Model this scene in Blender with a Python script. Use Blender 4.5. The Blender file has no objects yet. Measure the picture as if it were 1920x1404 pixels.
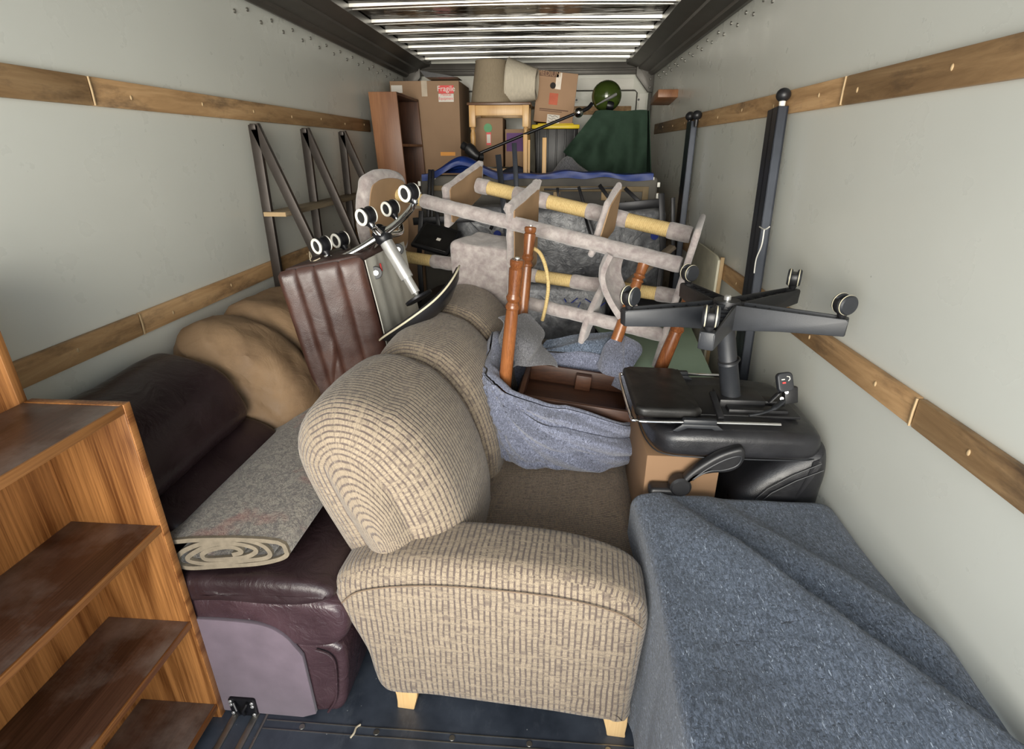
import bpy, bmesh, math, random
from mathutils import Vector, Matrix, noise
R = math.radians
random.seed(7)
SC = bpy.context.scene
COL = SC.collection

# ------------------------------------------------------------------ camera
CAM_H = 1.65
FPX = 1000.0
TH = math.atan(0.422); PS = math.atan(0.08 * math.cos(TH))
_s, _c, _S, _C = math.sin(TH), math.cos(TH), math.sin(PS), math.cos(PS)
FW = Vector((-_S*_c, _C*_c, -_s)); RT = Vector((_C, _S, 0)); UP = Vector((-_S*_s, _C*_s, _c))
cd = bpy.data.cameras.new('camera'); cam = bpy.data.objects.new('camera', cd); COL.objects.link(cam)
cd.sensor_width = 36; cd.lens = 36*FPX/1920; cd.clip_start = 0.02
cam.matrix_world = Matrix(((RT.x, UP.x, -FW.x, 0), (RT.y, UP.y, -FW.y, 0), (RT.z, UP.z, -FW.z, CAM_H), (0, 0, 0, 1)))
SC.camera = cam

# ------------------------------------------------------------------ light
SC.view_settings.view_transform = 'Standard'
SC.view_settings.look = 'None'
SC.view_settings.gamma = 1
SC.view_settings.use_curve_mapping = False
SC.view_settings.exposure = 0.38
w = bpy.data.worlds.new('daylight'); SC.world = w; w.use_nodes = True
wn = w.node_tree; bgn = wn.nodes['Background']
bgn.inputs[0].default_value = (0.80, 0.895, 1.0, 1); bgn.inputs[1].default_value = 1.65
def area(name, loc, size, rot, power, col, spread=180):
    l = bpy.data.lights.new(name, 'AREA'); l.shape = 'RECTANGLE'; l.size, l.size_y = size
    l.energy = power; l.color = col; l.spread = R(spread)
    o = bpy.data.objects.new(name, l); COL.objects.link(o); o.location = loc; o.rotation_euler = rot
    return o
# daylight entering by the open tail door, behind the photographer
area('daylight_through_open_door', (-0.285, -1.6, 1.45), (2.3, 1.9), (R(91), 0, 0), 48, (1.0, 0.94, 0.83), 80)

# ------------------------------------------------------------------ helpers
def P(x, y, Y=None, X=None, Z=None, pl=None):
    """pixel of the photograph -> point in the truck on a given plane"""
    r = FW + RT*((x-960)/FPX) + UP*((702-y)/FPX)
    o = Vector((0, 0, CAM_H))
    if Y is not None: t = Y/r.y
    elif X is not None: t = X/r.x
    elif Z is not None: t = (Z-CAM_H)/r.z
    else:
        p, n = pl; t = (p-o).dot(n)/r.dot(n)
    return o + r*t
V = Vector

class Thing:
    def __init__(s, name, label, cat, org=(0, 0, 0), group=None):
        s.o = bpy.data.objects.new(name, None); COL.objects.link(s.o)
        s.org = V(org); s.o.location = s.org; s.o.empty_display_size = .1
        s.o['label'] = label; s.o['category'] = cat
        if group: s.o['group'] = group
    def part(s, name, bm, mat, parent=None, label=None, **k):
        o = mk(name, bm, mat, s.org, **k); o.parent = parent or s.o
        if label: o['label'] = label
        return o
def mk(name, bm, mat, org=(0, 0, 0), smooth=True, ang=38):
    org = V(org)
    bmesh.ops.recalc_face_normals(bm, faces=bm.faces)
    for e in bm.edges:
        if len(e.link_faces) == 2 and e.calc_face_angle(0) > R(ang): e.smooth = False
    for f in bm.faces: f.smooth = smooth
    for v in bm.verts: v.co -= org
    me = bpy.data.meshes.new(name); bm.to_mesh(me); bm.free()
    if isinstance(mat, (list, tuple)):
        for m in mat: me.materials.append(m)
    else: me.materials.append(mat)
    o = bpy.data.objects.new(name, me); COL.objects.link(o); return o
def solo(name, bm, mat, label, cat, org=(0, 0, 0), group=None, **k):
    o = mk(name, bm, mat, org, **k); o.location = V(org); o['label'] = label; o['category'] = cat
    if group: o['group'] = group
    return o
def struct(name, bm, mat, **k):
    o = mk(name, bm, mat, **k); o['kind'] = 'structure'; return o
def NB(): return bmesh.new()
def box(bm, a, b, bev=0.0, seg=2, M=None, skew=None):
    a = V(a); b = V(b); vs = []
    t = bmesh.new()
    bmesh.ops.create_cube(t, size=1)
    for v in t.verts: v.co = V(((a.x+b.x)/2+v.co.x*(b.x-a.x), (a.y+b.y)/2+v.co.y*(b.y-a.y), (a.z+b.z)/2+v.co.z*(b.z-a.z)))
    if bev: bmesh.ops.bevel(t, geom=t.edges[:], offset=bev, segments=seg, affect='EDGES', profile=.5)
    if M is not None:
        for v in t.verts: v.co = M @ v.co
    join(bm, t); return bm
def join(bm, t):
    me = bpy.data.meshes.new('tmp'); t.to_mesh(me); t.free(); bm.from_mesh(me); bpy.data.meshes.remove(me)
def frame(o, x, y, z=None):
    """matrix whose axes are x, y (made orthonormal)"""
    x = V(x).normalized(); y = V(y); y = (y-x*y.dot(x)).normalized(); z = x.cross(y)
    return Matrix(((x.x, y.x, z.x, o[0]), (x.y, y.y, z.y, o[1]), (x.z, y.z, z.z, o[2]), (0, 0, 0, 1)))
def beam(bm, p, q, w, h, side=(0, 0, 1), bev=0.0):
    """rectangular bar from p to q; h measured along side"""
    p = V(p); q = V(q); d = q-p
    M = frame(p, d, side)
    box(bm, (0, -h/2, -w/2), (d.length, h/2, w/2), bev, 2, M); return bm
def tube(bm, pts, r, n=12, closed=False, caps=True, flat=1.0):
    pts = [V(p) for p in pts]; k = len(pts)
    rs = r if isinstance(r, (list, tuple)) else [r]*k
    rings = []; prev = None
    uvl = bm.loops.layers.uv.verify()
    for i, p in enumerate(pts):
        a = pts[(i-1) % k] if (closed or i > 0) else p
        b = pts[(i+1) % k] if (closed or i < k-1) else p
        t = (b-a).normalized()
        if prev is None:
            u = t.cross(V((0, 0, 1))) if abs(t.z) < .95 else t.cross(V((1, 0, 0)))
        else: u = prev - t*prev.dot(t)
        u.normalize(); prev = u; v = t.cross(u)
        rings.append([bm.verts.new(p+(u*math.cos(2*math.pi*j/n)+v*math.sin(2*math.pi*j/n)*flat)*rs[i]) for j in range(n)])
    L = 0
    for i in range(k if closed else k-1):
        a, b = rings[i], rings[(i+1) % k]
        dl = (pts[(i+1) % k]-pts[i]).length
        for j in range(n):
            f = bm.faces.new((a[j], a[(j+1) % n], b[(j+1) % n], b[j]))
            for l, (uu, vv) in zip(f.loops, ((j, L), (j+1, L), (j+1, L+dl), (j, L+dl))):
                l[uvl].uv = (uu/n*2*math.pi*max(rs), vv)
        L += dl
    if caps and not closed:
        bm.faces.new(rings[0][::-1]); bm.faces.new(rings[-1])
    return bm
def lathe(bm, p, q, prof, n=20):
    """prof: list of (t 0..1 along p-q, radius)"""
    p = V(p); q = V(q)
    return tube(bm, [p.lerp(q, t) for t, _ in prof], [r for _, r in prof], n)
def smooth_closed(pts, n):
    """closed catmull-rom through 2D points, resampled evenly"""
    k = len(pts); out = []
    for i in range(k):
        p0, p1, p2, p3 = [V(pts[(i+j-1) % k]) for j in range(4)]
        for s in range(12):
            t = s/12
            out.append(0.5*((2*p1)+(p2-p0)*t+(2*p0-5*p1+4*p2-p3)*t*t+(3*p1-p0-3*p2+p3)*t**3))
    return resample(out, n, True)
def smooth_open(pts, sub=8):
    pts = [V(p) for p in pts]; k = len(pts); out = []
    for i in range(k-1):
        p0 = pts[max(i-1, 0)]; p1 = pts[i]; p2 = pts[i+1]; p3 = pts[min(i+2, k-1)]
        for s in range(sub):
            t = s/sub
            out.append(0.5*((2*p1)+(p2-p0)*t+(2*p0-5*p1+4*p2-p3)*t*t+(3*p1-p0-3*p2+p3)*t**3))
    out.append(pts[-1]); return out
def resample(pts, n, closed=True):
    q = pts+[pts[0]] if closed else pts
    L = [0]
    for a, b in zip(q, q[1:]): L.append(L[-1]+(b-a).length)
    out = []; j = 0; m = n if closed else n-1
    for i in range(n):
        s = L[-1]*i/m
        while j < len(L)-2 and L[j+1] < s: j += 1
        t = (s-L[j])/max(L[j+1]-L[j], 1e-9); out.append(q[j].lerp(q[j+1], min(max(t, 0), 1)))
    return out
def rrect(w, h, r, n=6):
    """rounded rectangle outline centred on 0"""
    o = []
    for cx, cy, a0 in ((w/2-r, h/2-r, 0), (-w/2+r, h/2-r, 90), (-w/2+r, -h/2+r, 180), (w/2-r, -h/2+r, 270)):
        for i in range(n+1):
            a = R(a0+90*i/n); o.append((cx+r*math.cos(a), cy+r*math.sin(a)))
    return o
def pillow(bm, outline, d0, d1, r, F, swap=False, capr=5, seg=6, bulge=0.0, nd=2, fn=None, warp=None, wrap=False, cen=None):
    """outline (2D) swept from depth d0 to d1 with rounded rims; F(a,b,c)->world; uv in metres"""
    pts = [V((p[0], p[1])) for p in outline]; n = len(pts)
    A = sum(pts[i].x*pts[(i+1) % n].y-pts[(i+1) % n].x*pts[i].y for i in range(n))
    if A < 0: pts.reverse()
    cen = V(cen) if cen else sum(pts, V((0, 0)))/n
    nrm = []
    for i in range(n):
        t = (pts[(i+1) % n]-pts[i-1]); t.normalize(); nrm.append(V((t.y, -t.x)))
    arc = [0]
    for i in range(n): arc.append(arc[-1]+(pts[(i+1) % n]-pts[i]).length)
    rings = []  # (list of 2D, depth, capflag)
    caplist = [(k/capr) for k in range(1, capr)]
    rim = [(r*(1-math.cos(R(90*i/seg))), r*(1-math.sin(R(90*i/seg)))) for i in range(seg+1)]  # (inset?, depth)
    sec = []
    base = [p-nrm[i]*r for i, p in enumerate(pts)]
    for k in caplist: sec.append(([cen.lerp(p, k) for p in base], d0-bulge*(1-k*k), 0))
    for i in range(seg+1):
        a = R(90*i/seg); sec.append(([p-nrm[j]*r*(1-math.sin(a)) for j, p in enumerate(pts)], d0+r*(1-math.cos(a)), 0 if i < seg*0.5 else 1))
    for i in range(1, nd): sec.append((pts, d0+r+(d1-d0-2*r)*i/nd, 1))
    for i in range(seg, -1, -1):
        a = R(90*i/seg); sec.append(([p-nrm[j]*r*(1-math.sin(a)) for j, p in enumerate(pts)], d1-r*(1-math.cos(a)), 0 if i < seg*0.5 else 1))
    for k in reversed(caplist): sec.append(([cen.lerp(p, k) for p in base], d1+bulge*(1-k*k), 0))
    uvl = bm.loops.layers.uv.verify()
    tr = (lambda a, b, c: F(*warp(a, b, c))) if warp else F
    prof_v = [0.0]
    for (pa, da, _), (pb, db, _) in zip(sec, sec[1:]):
        jj = n//3; prof_v.append(prof_v[-1]+math.hypot((pa[jj]-pb[jj]).length, db-da))
    V3 = [[bm.verts.new(tr(p.x, p.y, d)) for p in ps] for ps, d, _ in sec]
    c0 = bm.verts.new(tr(cen.x, cen.y, d0-bulge)); c1 = bm.verts.new(tr(cen.x, cen.y, d1+bulge))
    def uv(f, idx):
        for l, (si, j) in zip(f.loops, idx):
            ps, d, fl = sec[si]
            if wrap: l[uvl].uv = (arc[j], prof_v[si]); continue
            if all(sec[q[0]][2] for q in idx): u, v = arc[j], d
            else: p = ps[j % n]; u, v = (p.y, p.x) if True else (p.x, p.y)
            l[uvl].uv = (v, u) if (swap and all(sec[q[0]][2] for q in idx)) else (u, v)
    for s in range(len(sec)-1):
        for j in range(n):
            f = bm.faces.new((V3[s][j], V3[s][(j+1) % n], V3[s+1][(j+1) % n], V3[s+1][j]))
            uv(f, ((s, j), (s, j+1), (s+1, j+1), (s+1, j)))
    for c, s in ((c0, 0), (c1, len(sec)-1)):
        for j in range(n):
            f = bm.faces.new((c, V3[s][j], V3[s][(j+1) % n]))
            ps = sec[s][0]
            for l, p, q_ in zip(f.loops, (cen, ps[j], ps[(j+1) % n]), (j, j, j+1)):
                l[uvl].uv = (arc[q_], prof_v[s]+(-.03 if s == 0 else .03)*(p is cen)) if wrap else (p.y, p.x)
    return bm
def prism(bm, outline, d0, d1, F, bev=0.0):
    t = bmesh.new()
    a = [t.verts.new(F(p[0], p[1], d0)) for p in outline]; b = [t.verts.new(F(p[0], p[1], d1)) for p in outline]
    n = len(a); t.faces.new(a[::-1]); t.faces.new(b)
    for i in range(n): t.faces.new((a[i], a[(i+1) % n], b[(i+1) % n], b[i]))
    bmesh.ops.recalc_face_normals(t, faces=t.faces)
    if bev:
        es = [e for e in t.edges if e.calc_face_angle(0) > R(25)]
        bmesh.ops.bevel(t, geom=es, offset=bev, segments=2, affect='EDGES', profile=.5)
    join(bm, t); return bm
def grid(bm, nu, nv, fn, thick=0.0):
    """sheet fn(u,v) u,v in 0..1, optional thickness downwards along normal"""
    uvl = bm.loops.layers.uv.verify()
    G = [[V(fn(i/nu, j/nv)) for j in range(nv+1)] for i in range(nu+1)]
    top = [[bm.verts.new(G[i][j]) for j in range(nv+1)] for i in range(nu+1)]
    def quad(a, b, c, d, us):
        f = bm.faces.new((a, b, c, d))
        for l, u in zip(f.loops, us): l[uvl].uv = u
    for i in range(nu):
        for j in range(nv):
            us = ((i/nu, j/nv), ((i+1)/nu, j/nv), ((i+1)/nu, (j+1)/nv), (i/nu, (j+1)/nv))
            quad(top[i][j], top[i+1][j], top[i+1][j+1], top[i][j+1], us)
    if thick:
        bot = []
        for i in range(nu+1):
            row = []
            for j in range(nv+1):
                du = G[min(i+1, nu)][j]-G[max(i-1, 0)][j]; dv = G[i][min(j+1, nv)]-G[i][max(j-1, 0)]
                n = du.cross(dv)
                n = n.normalized() if n.length > 1e-12 else V((0, 0, 1))
                row.append(bm.verts.new(G[i][j]-n*thick))
            bot.append(row)
        for i in range(nu):
            for j in range(nv):
                quad(bot[i][j], bot[i][j+1], bot[i+1][j+1], bot[i+1][j], ((0, 0),)*4)
        for i in range(nu):
            for j, fl in ((0, 0), (nv, 1)):
                q = (top[i][j], bot[i][j], bot[i+1][j], top[i+1][j]); bm.faces.new(q if not fl else q[::-1])
        for j in range(nv):
            for i, fl in ((0, 1), (nu, 0)):
                q = (top[i][j], bot[i][j], bot[i][j+1], top[i][j+1]); bm.faces.new(q if not fl else q[::-1])
    return bm
def nz(p, s, k=0.0): return noise.noise(V((p[0]*s+k, p[1]*s+k*1.7, p[2]*s-k)))
def rough_up(bm, amp, s, k=0.0):
    bm.normal_update()
    for v in bm.verts: v.co += v.normal*amp*nz(v.co, s, k)
    return bm
def torus(bm, c, axis, Rr, r, n=28, m=10):
    c = V(c); axis = V(axis).normalized(); u = axis.orthogonal().normalized(); v = axis.cross(u)
    return tube(bm, [c+(u*math.cos(2*math.pi*i/n)+v*math.sin(2*math.pi*i/n))*Rr for i in range(n)], r, m, closed=True)
def disc(bm, c, axis, r, h, n=28, bev=0.15):
    c = V(c); a = V(axis).normalized(); b = h*bev
    return tube(bm, [c-a*h/2, c-a*(h/2-b), c+a*(h/2-b), c+a*h/2], [r-b, r, r, r-b], n)
def ball(bm, c, r, n=16, sc=(1, 1, 1), M=None):
    t = bmesh.new(); bmesh.ops.create_uvsphere(t, u_segments=n*2, v_segments=n, radius=r)
    for v in t.verts:
        v.co = V((v.co.x*sc[0], v.co.y*sc[1], v.co.z*sc[2]))
        v.co = (M @ v.co) if M is not None else v.co+V(c)
    join(bm, t); return bm
def text(s, size, F, mat, th, name, parent, extr=.0006):
    """flat lettering laid on a surface; F(a,b,c)->world, centred"""
    c = bpy.data.curves.new('lettering', 'FONT'); c.body = s; c.size = size; c.align_x = 'CENTER'; c.align_y = 'CENTER'; c.extrude = extr
    o = bpy.data.objects.new('lettering', c); COL.objects.link(o)
    bpy.context.view_layer.update()
    me = bpy.data.meshes.new_from_object(o); COL.objects.unlink(o); bpy.data.objects.remove(o)
    bm = NB(); bm.from_mesh(me)
    for v in bm.verts: v.co = F(v.co.x, v.co.y, v.co.z)
    return th.part(name, bm, mat, parent, smooth=False)
# ------------------------------------------------------------------ materials
class MT:
    def __init__(s, name, rough=.6, metal=0.0, spec=.5, sheen=0.0):
        s.m = bpy.data.materials.new(name); s.m.use_nodes = True; s.t = s.m.node_tree
        s.b = s.t.nodes['Principled BSDF']; s.b.inputs['Roughness'].default_value = rough; s.b.inputs['Metallic'].default_value = metal
        s.b.inputs['Specular IOR Level'].default_value = spec; s.b.inputs['Sheen Weight'].default_value = sheen
        s.tc = s.t.nodes.new('ShaderNodeTexCoord')
    def n(s, typ, **k):
        x = s.t.nodes.new(typ)
        for a, b in k.items(): setattr(x, a, b)
        return x
    def L(s, a, b): s.t.links.new(a, b)
    def vec(s, kind='Object', scale=(1, 1, 1), rot=(0, 0, 0), loc=(0, 0, 0)):
        mp = s.n('ShaderNodeMapping'); s.L(s.tc.outputs[kind], mp.inputs[0])
        mp.inputs['Scale'].default_value = scale; mp.inputs['Rotation'].default_value = rot; mp.inputs['Location'].default_value = loc
        return mp.outputs[0]
    def noise(s, v, scale, detail=4, rough=.5, dist=0.0):
        x = s.n('ShaderNodeTexNoise'); s.L(v, x.inputs['Vector'])
        x.inputs['Scale'].default_value = scale; x.inputs['Detail'].default_value = detail
        x.inputs['Roughness'].default_value = rough; x.inputs['Distortion'].default_value = dist
        return x.outputs['Fac']
    def voro(s, v, scale, feat='F1', out='Distance'):
        x = s.n('ShaderNodeTexVoronoi', feature=feat); s.L(v, x.inputs['Vector']); x.inputs['Scale'].default_value = scale
        return x.outputs[out]
    def ramp(s, f, stops):
        x = s.n('ShaderNodeValToRGB'); s.L(f, x.inputs[0]); e = x.color_ramp.elements
        while len(e) < len(stops): e.new(.5)
        for q, (p, c) in zip(e, stops): q.position = p; q.color = (c[0], c[1], c[2], 1) if not isinstance(c, (int, float)) else (c, c, c, 1)
        return x.outputs[0]
    def mix(s, f, a, b, mode='MIX'):
        x = s.n('ShaderNodeMix', data_type='RGBA', blend_type=mode)
        for sock, val in ((x.inputs[0], f), (x.inputs[6], a), (x.inputs[7], b)):
            if isinstance(val, (int, float)): sock.default_value = val
            elif isinstance(val, (tuple, list)): sock.default_value = (val[0], val[1], val[2], 1)
            else: s.L(val, sock)
        return x.outputs[2]
    def math(s, op, a, b=0.0, c=None):
        x = s.n('ShaderNodeMath', operation=op)
        for sock, val in zip(x.inputs, (a, b, c)):
            if val is None: continue
            if isinstance(val, (int, float)): sock.default_value = val
            else: s.L(val, sock)
        return x.outputs[0]
    def col(s, c):
        if isinstance(c, (tuple, list)): s.b.inputs['Base Color'].default_value = (c[0], c[1], c[2], 1)
        else: s.L(c, s.b.inputs['Base Color'])
        return s
    def rough(s, f): s.L(f, s.b.inputs['Roughness']); return s
    def bump(s, h, strength=.3, dist=.01, prev=None):
        x = s.n('ShaderNodeBump'); s.L(h, x.inputs['Height']); x.inputs['Strength'].default_value = strength; x.inputs['Distance'].default_value = dist
        if prev is not None: s.L(prev, x.inputs['Normal'])
        s.L(x.outputs[0], s.b.inputs['Normal']); return x.outputs[0]
def lin(r, g, b):
    f = lambda v: (v/255/12.92) if v/255 <= .04045 else ((v/255+.055)/1.055)**2.4
    return (f(r), f(g), f(b))
def plain(name, rgb, rough=.5, metal=0, var=.12, scale=12, bump=0.0, bscale=200, spec=.5, sheen=0):
    m = MT(name, rough, metal, spec, sheen); c = lin(*rgb); v = m.vec()
    n = m.noise(v, scale, 5)
    m.col(m.ramp(n, [(.3, tuple(x*(1-var) for x in c)), (.7, tuple(min(1, x*(1+var)) for x in c))]))
    if bump: m.bump(m.noise(v, bscale, 3), bump, .002)
    return m.m
def wood(name, dark, light, axis='Z', scale=1.0, rough=.45, ring=9, dist=3.0, dust=None, streak=1.0, bump=.08):
    """grain along axis"""
    m = MT(name, rough); sc = {'X': (.12, 1, 1), 'Y': (1, .12, 1), 'Z': (1, 1, .12)}[axis]
    sc = tuple(x*scale for x in sc); v = m.vec(scale=sc)
    big = m.noise(v, 3.0, 3, .5, .4)
    rings = m.math('SINE', m.math('MULTIPLY', big, ring*6.28))
    rr = m.math('MULTIPLY_ADD', rings, .5, .5)
    f2 = tuple((x*12 if x/scale < .5 else x*75) for x in sc); v2 = m.vec(scale=f2)
    fine = m.noise(v2, 3, 5, .7)
    k = m.math('ADD', m.math('MULTIPLY', m.math('POWER', rr, .6), .34), m.math('MULTIPLY', m.math('SUBTRACT', fine, .28), 1.0*streak))
    c = m.ramp(k, [(.2, lin(*dark)), (.85, lin(*light))])
    if dust:
        dn = m.noise(m.vec(), 3.5, 6, .65); dm = m.ramp(dn, [(.44, 0.0), (.72, .8)])
        c = m.mix(dm, c, lin(*dust))
    m.col(c); m.bump(fine, bump, .002); return m.m

def frp(name, tint):
    m = MT(name, .32, 0, .5); v = m.vec()
    a = m.noise(v, 1.2, 4); c = m.ramp(a, [(.3, lin(*[x*.965 for x in tint])), (.7, lin(*tint))])
    scf = m.noise(m.vec(scale=(1, 1, .35)), 5, 8, .75); sm = m.ramp(scf, [(.66, 0.0), (.78, .12)])
    c = m.mix(sm, c, lin(150, 150, 138))
    sp = m.voro(m.vec(), 5.0); c = m.mix(m.ramp(sp, [(.010, .8), (.02, 0.0)]), c, lin(95, 92, 85))
    m.col(c); m.rough(m.ramp(m.noise(v, 7, 6), [(.3, .25), (.7, .38)]))
    wv = m.noise(m.vec(scale=(1, .35, 3)), 4.5, 2); m.bump(wv, .07, .02); return m.m
M_WALL = frp('fibreglass_wall', (226, 227, 217))
M_BACK = frp('front_bulkhead', (214, 214, 202))
def mfloor():
    m = MT('dark_deck_panel', .35, .15, .5); v = m.vec()
    n = m.noise(v, 5, 8, .6); c = m.ramp(n, [(.3, lin(46, 52, 62)), (.7, lin(80, 87, 99))])
    sp = m.voro(m.vec(), 26); c = m.mix(m.ramp(sp, [(.03, .85), (.055, 0.0)]), c, lin(170, 172, 172))
    du = m.ramp(m.noise(m.vec(scale=(1, .4, 1)), 14, 8, .75), [(.55, 0.0), (.8, .5)]); c = m.mix(du, c, lin(115, 120, 128))
    m.col(c); m.rough(m.ramp(n, [(.3, .25), (.7, .5)])); m.bump(m.noise(v, 90, 4), .1, .002); return m.m
M_FLOOR = mfloor()
M_RAIL = plain('painted_steel_rail', (88, 85, 80), .45, .4, .1, 8)
M_BOW = plain('roof_bow_aluminium', (214, 212, 204), .3, 1.0, .03, 20)
def mroof():
    m = MT('roof_sheet', .12, 1.0); v = m.vec(scale=(1, 3, 1))
    n = m.noise(v, 3, 5); m.col(m.ramp(n, [(.3, lin(40, 33, 28)), (.7, lin(88, 78, 70))])); m.bump(m.noise(m.vec(scale=(.6, 2, 1)), 5, 3), .3, .03); return m.m
M_ROOF = mroof()
def mslat():
    m = MT('oiled_plywood_slat', .6); v = m.vec(scale=(1, .1, 1)); g = m.noise(v, 22, 7, .65, .6)
    c = m.ramp(g, [(.25, lin(130, 98, 64)), (.5, lin(178, 142, 100)), (.75, lin(206, 170, 126))])
    st = m.ramp(m.noise(m.vec(scale=(1, .6, 2)), 3.2, 6, .7), [(.54, 0.0), (.70, .8)]); c = m.mix(st, c, lin(84, 68, 54))
    m.col(c); m.bump(g, .15, .003); return m.m
M_SLAT = mslat()
M_STEEL = plain('zinc_steel', (150, 148, 142), .35, .9, .1, 30)
M_CHROME = plain('polished_chrome', (225, 225, 225), .08, 1.0, .03, 20)
M_SILVER = plain('satin_silver_metal', (226, 226, 224), .28, .75, .05, 30)
M_WHITE = plain('white_plastic', (232, 230, 220), .45, 0, .05, 20)
M_CREAM = plain('cream_plastic', (205, 198, 172), .5, 0, .05, 20)
M_BLACKP = plain('black_plastic', (30, 30, 32), .42, 0, .2, 40, .1, 300)
M_GREYP = plain('charcoal_plastic', (40, 42, 46), .45, 0, .1, 40, .08, 300)
M_BLACKM = plain('black_painted_metal', (26, 26, 30), .38, .3, .15, 20)
M_DKMETAL = plain('bronze_grey_metal', (66, 60, 56), .42, .5, .12, 12)
M_GUN = plain('gunmetal_channel', (56, 60, 68), .36, .5, .12, 10)
def leather(name, rgb, rough=.35, scale=260, wr=.35, scuff=None, wscale=9, var=.3):
    m = MT(name, rough, 0, .5); v = m.vec(); c = lin(*rgb)
    n = m.noise(v, 6, 5); base = m.ramp(n, [(.3, tuple(x*(1-var) for x in c)), (.7, tuple(x*(1+var) for x in c))])
    if scuff:
        sc = m.ramp(m.noise(m.vec(), 5, 7, .65), [(.5, 0.0), (.75, .8)]); base = m.mix(sc, base, lin(*scuff))
    m.col(base); m.rough(m.ramp(m.noise(v, 12, 5), [(.3, rough*.8), (.7, min(1, rough*1.4))]))
    b1 = m.bump(m.noise(m.vec(scale=(1, 1, 1)), wscale, 4, .55, 1.5), wr, .012)
    m.bump(m.voro(v, scale), .12, .0015, b1); return m.m
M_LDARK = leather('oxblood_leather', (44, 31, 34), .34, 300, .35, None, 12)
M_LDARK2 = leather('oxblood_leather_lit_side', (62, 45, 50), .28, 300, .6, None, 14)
M_SUEDE = plain('mauve_dust_cover', (104, 92, 102), .9, 0, .12, 14, .25, 500, .2, .3)
M_LTAN = leather('tan_microsuede', (138, 112, 84), .75, 300, .45, (108, 84, 62), 8, .15)
M_LBROWN = leather('red_brown_leather', (62, 40, 34), .36, 260, .15, (86, 56, 44), 6)
M_LTOP = leather('dusty_brown_leather', (58, 40, 36), .55, 260, .4, (84, 66, 58))
M_LBLACK = leather('black_bonded_leather', (34, 34, 37), .33, 300, .12)
M_LPAD = leather('black_vinyl_pad', (24, 23, 22), .42, 300, .03)
def tweed(name, rgb, drk, rowh=.0165):
    """ribbed cloth: dark grooves every rowh along v, short cross ticks"""
    m = MT(name, .9, 0, .2, .25); v0 = m.vec('UV'); sp = m.n('ShaderNodeSeparateXYZ'); m.L(v0, sp.inputs[0])
    wob = m.noise(v0, 14, 2)
    vv = m.math('ADD', m.math('DIVIDE', sp.outputs[1], rowh), m.math('MULTIPLY', wob, .55))
    fr_ = m.math('ABSOLUTE', m.math('SUBTRACT', m.math('FRACT', vv), .5))          # 0 mid rib .. .5 groove
    brk = m.noise(m.vec('UV', scale=(55, 9, 1)), 1.0, 3, .6)
    groove = m.math('MULTIPLY', m.ramp(fr_, [(.28, 0.0), (.43, 1.0)]), m.ramp(brk, [(.36, .25), (.52, 1.0)]))
    row = m.math('FLOOR', vv)
    cv = m.n('ShaderNodeCombineXYZ'); m.L(m.math('MULTIPLY', sp.outputs[0], 62), cv.inputs[0]); m.L(m.math('MULTIPLY', row, 7.31), cv.inputs[1])
    tick = m.n('ShaderNodeTexVoronoi', feature='DISTANCE_TO_EDGE', voronoi_dimensions='2D'); m.L(cv.outputs[0], tick.inputs['Vector']); tick.inputs['Scale'].default_value = 1.0
    tk = m.math('MULTIPLY', m.ramp(tick.outputs['Distance'], [(.02, 1.0), (.09, 0.0)]), .75)
    f = m.noise(v0, 420, 2); c = lin(*rgb); d = lin(*drk)
    tone = m.ramp(m.noise(m.vec('UV', scale=(1, 1, 1)), 38, 4, .7), [(.3, tuple(x*.78 for x in c)), (.7, tuple(min(1, x*1.12) for x in c))])
    mask = m.math('MAXIMUM', m.math('MULTIPLY', groove, .85), m.math('MULTIPLY', tk, .7))
    cc = m.mix(mask, tone, d); cc = m.mix(m.ramp(f, [(.40, .45), (.6, 0.0)]), cc, d)
    m.col(cc); b1 = m.bump(m.math('SUBTRACT', 1.0, groove), .6, .004); m.bump(f, .25, .002, b1); return m.m
M_TWEED = tweed('ribbed_tweed', (164, 149, 127), (78, 66, 66))
M_TWEED2 = tweed('seat_tweed', (158, 138, 114), (68, 56, 52), .010)
def felt(name, a, b_, fleck=(168, 182, 206), s=1.0):
    m = MT(name, .95, 0, .15, .3); v = m.vec()
    big = m.noise(m.vec(), 5*s, 4); fine = m.noise(m.vec(scale=(1, .45, .7), rot=(0, 0, .6)), 185*s, 6, .75, 1.0)
    c = m.ramp(fine, [(.30, tuple(x*.4 for x in lin(*a))), (.45, lin(*a)), (.60, lin(*b_)), (.74, tuple(min(1, x*1.25) for x in lin(*b_)))])
    c = m.mix(m.ramp(big, [(.35, 0.0), (.7, .35)]), c, lin(*a))
    fl = m.noise(m.vec(scale=(1, .25, .6), rot=(.3, 0, -.7)), 150*s, 3, .6, 2.0); c = m.mix(m.ramp(fl, [(.63, 0.0), (.67, .85)]), c, lin(*fleck))
    fl2 = m.noise(m.vec(scale=(.25, 1, .6), rot=(.3, .2, .5)), 140*s, 3, .6, 2.0); c = m.mix(m.ramp(fl2, [(.61, 0.0), (.66, .85)]), c, tuple(x*.3 for x in lin(*a)))
    m.col(c); m.bump(fine, .8, .004); return m.m
M_FELT = felt('blue_grey_felt', (70, 80, 94), (118, 130, 150), (176, 188, 206))
M_FELT2 = felt('light_blue_felt', (98, 102, 118), (140, 146, 168), (184, 190, 212), 1.1)
M_FELT3 = felt('grey_felt', (84, 84, 88), (118, 118, 122), (160, 160, 165), 1.2)
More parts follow.
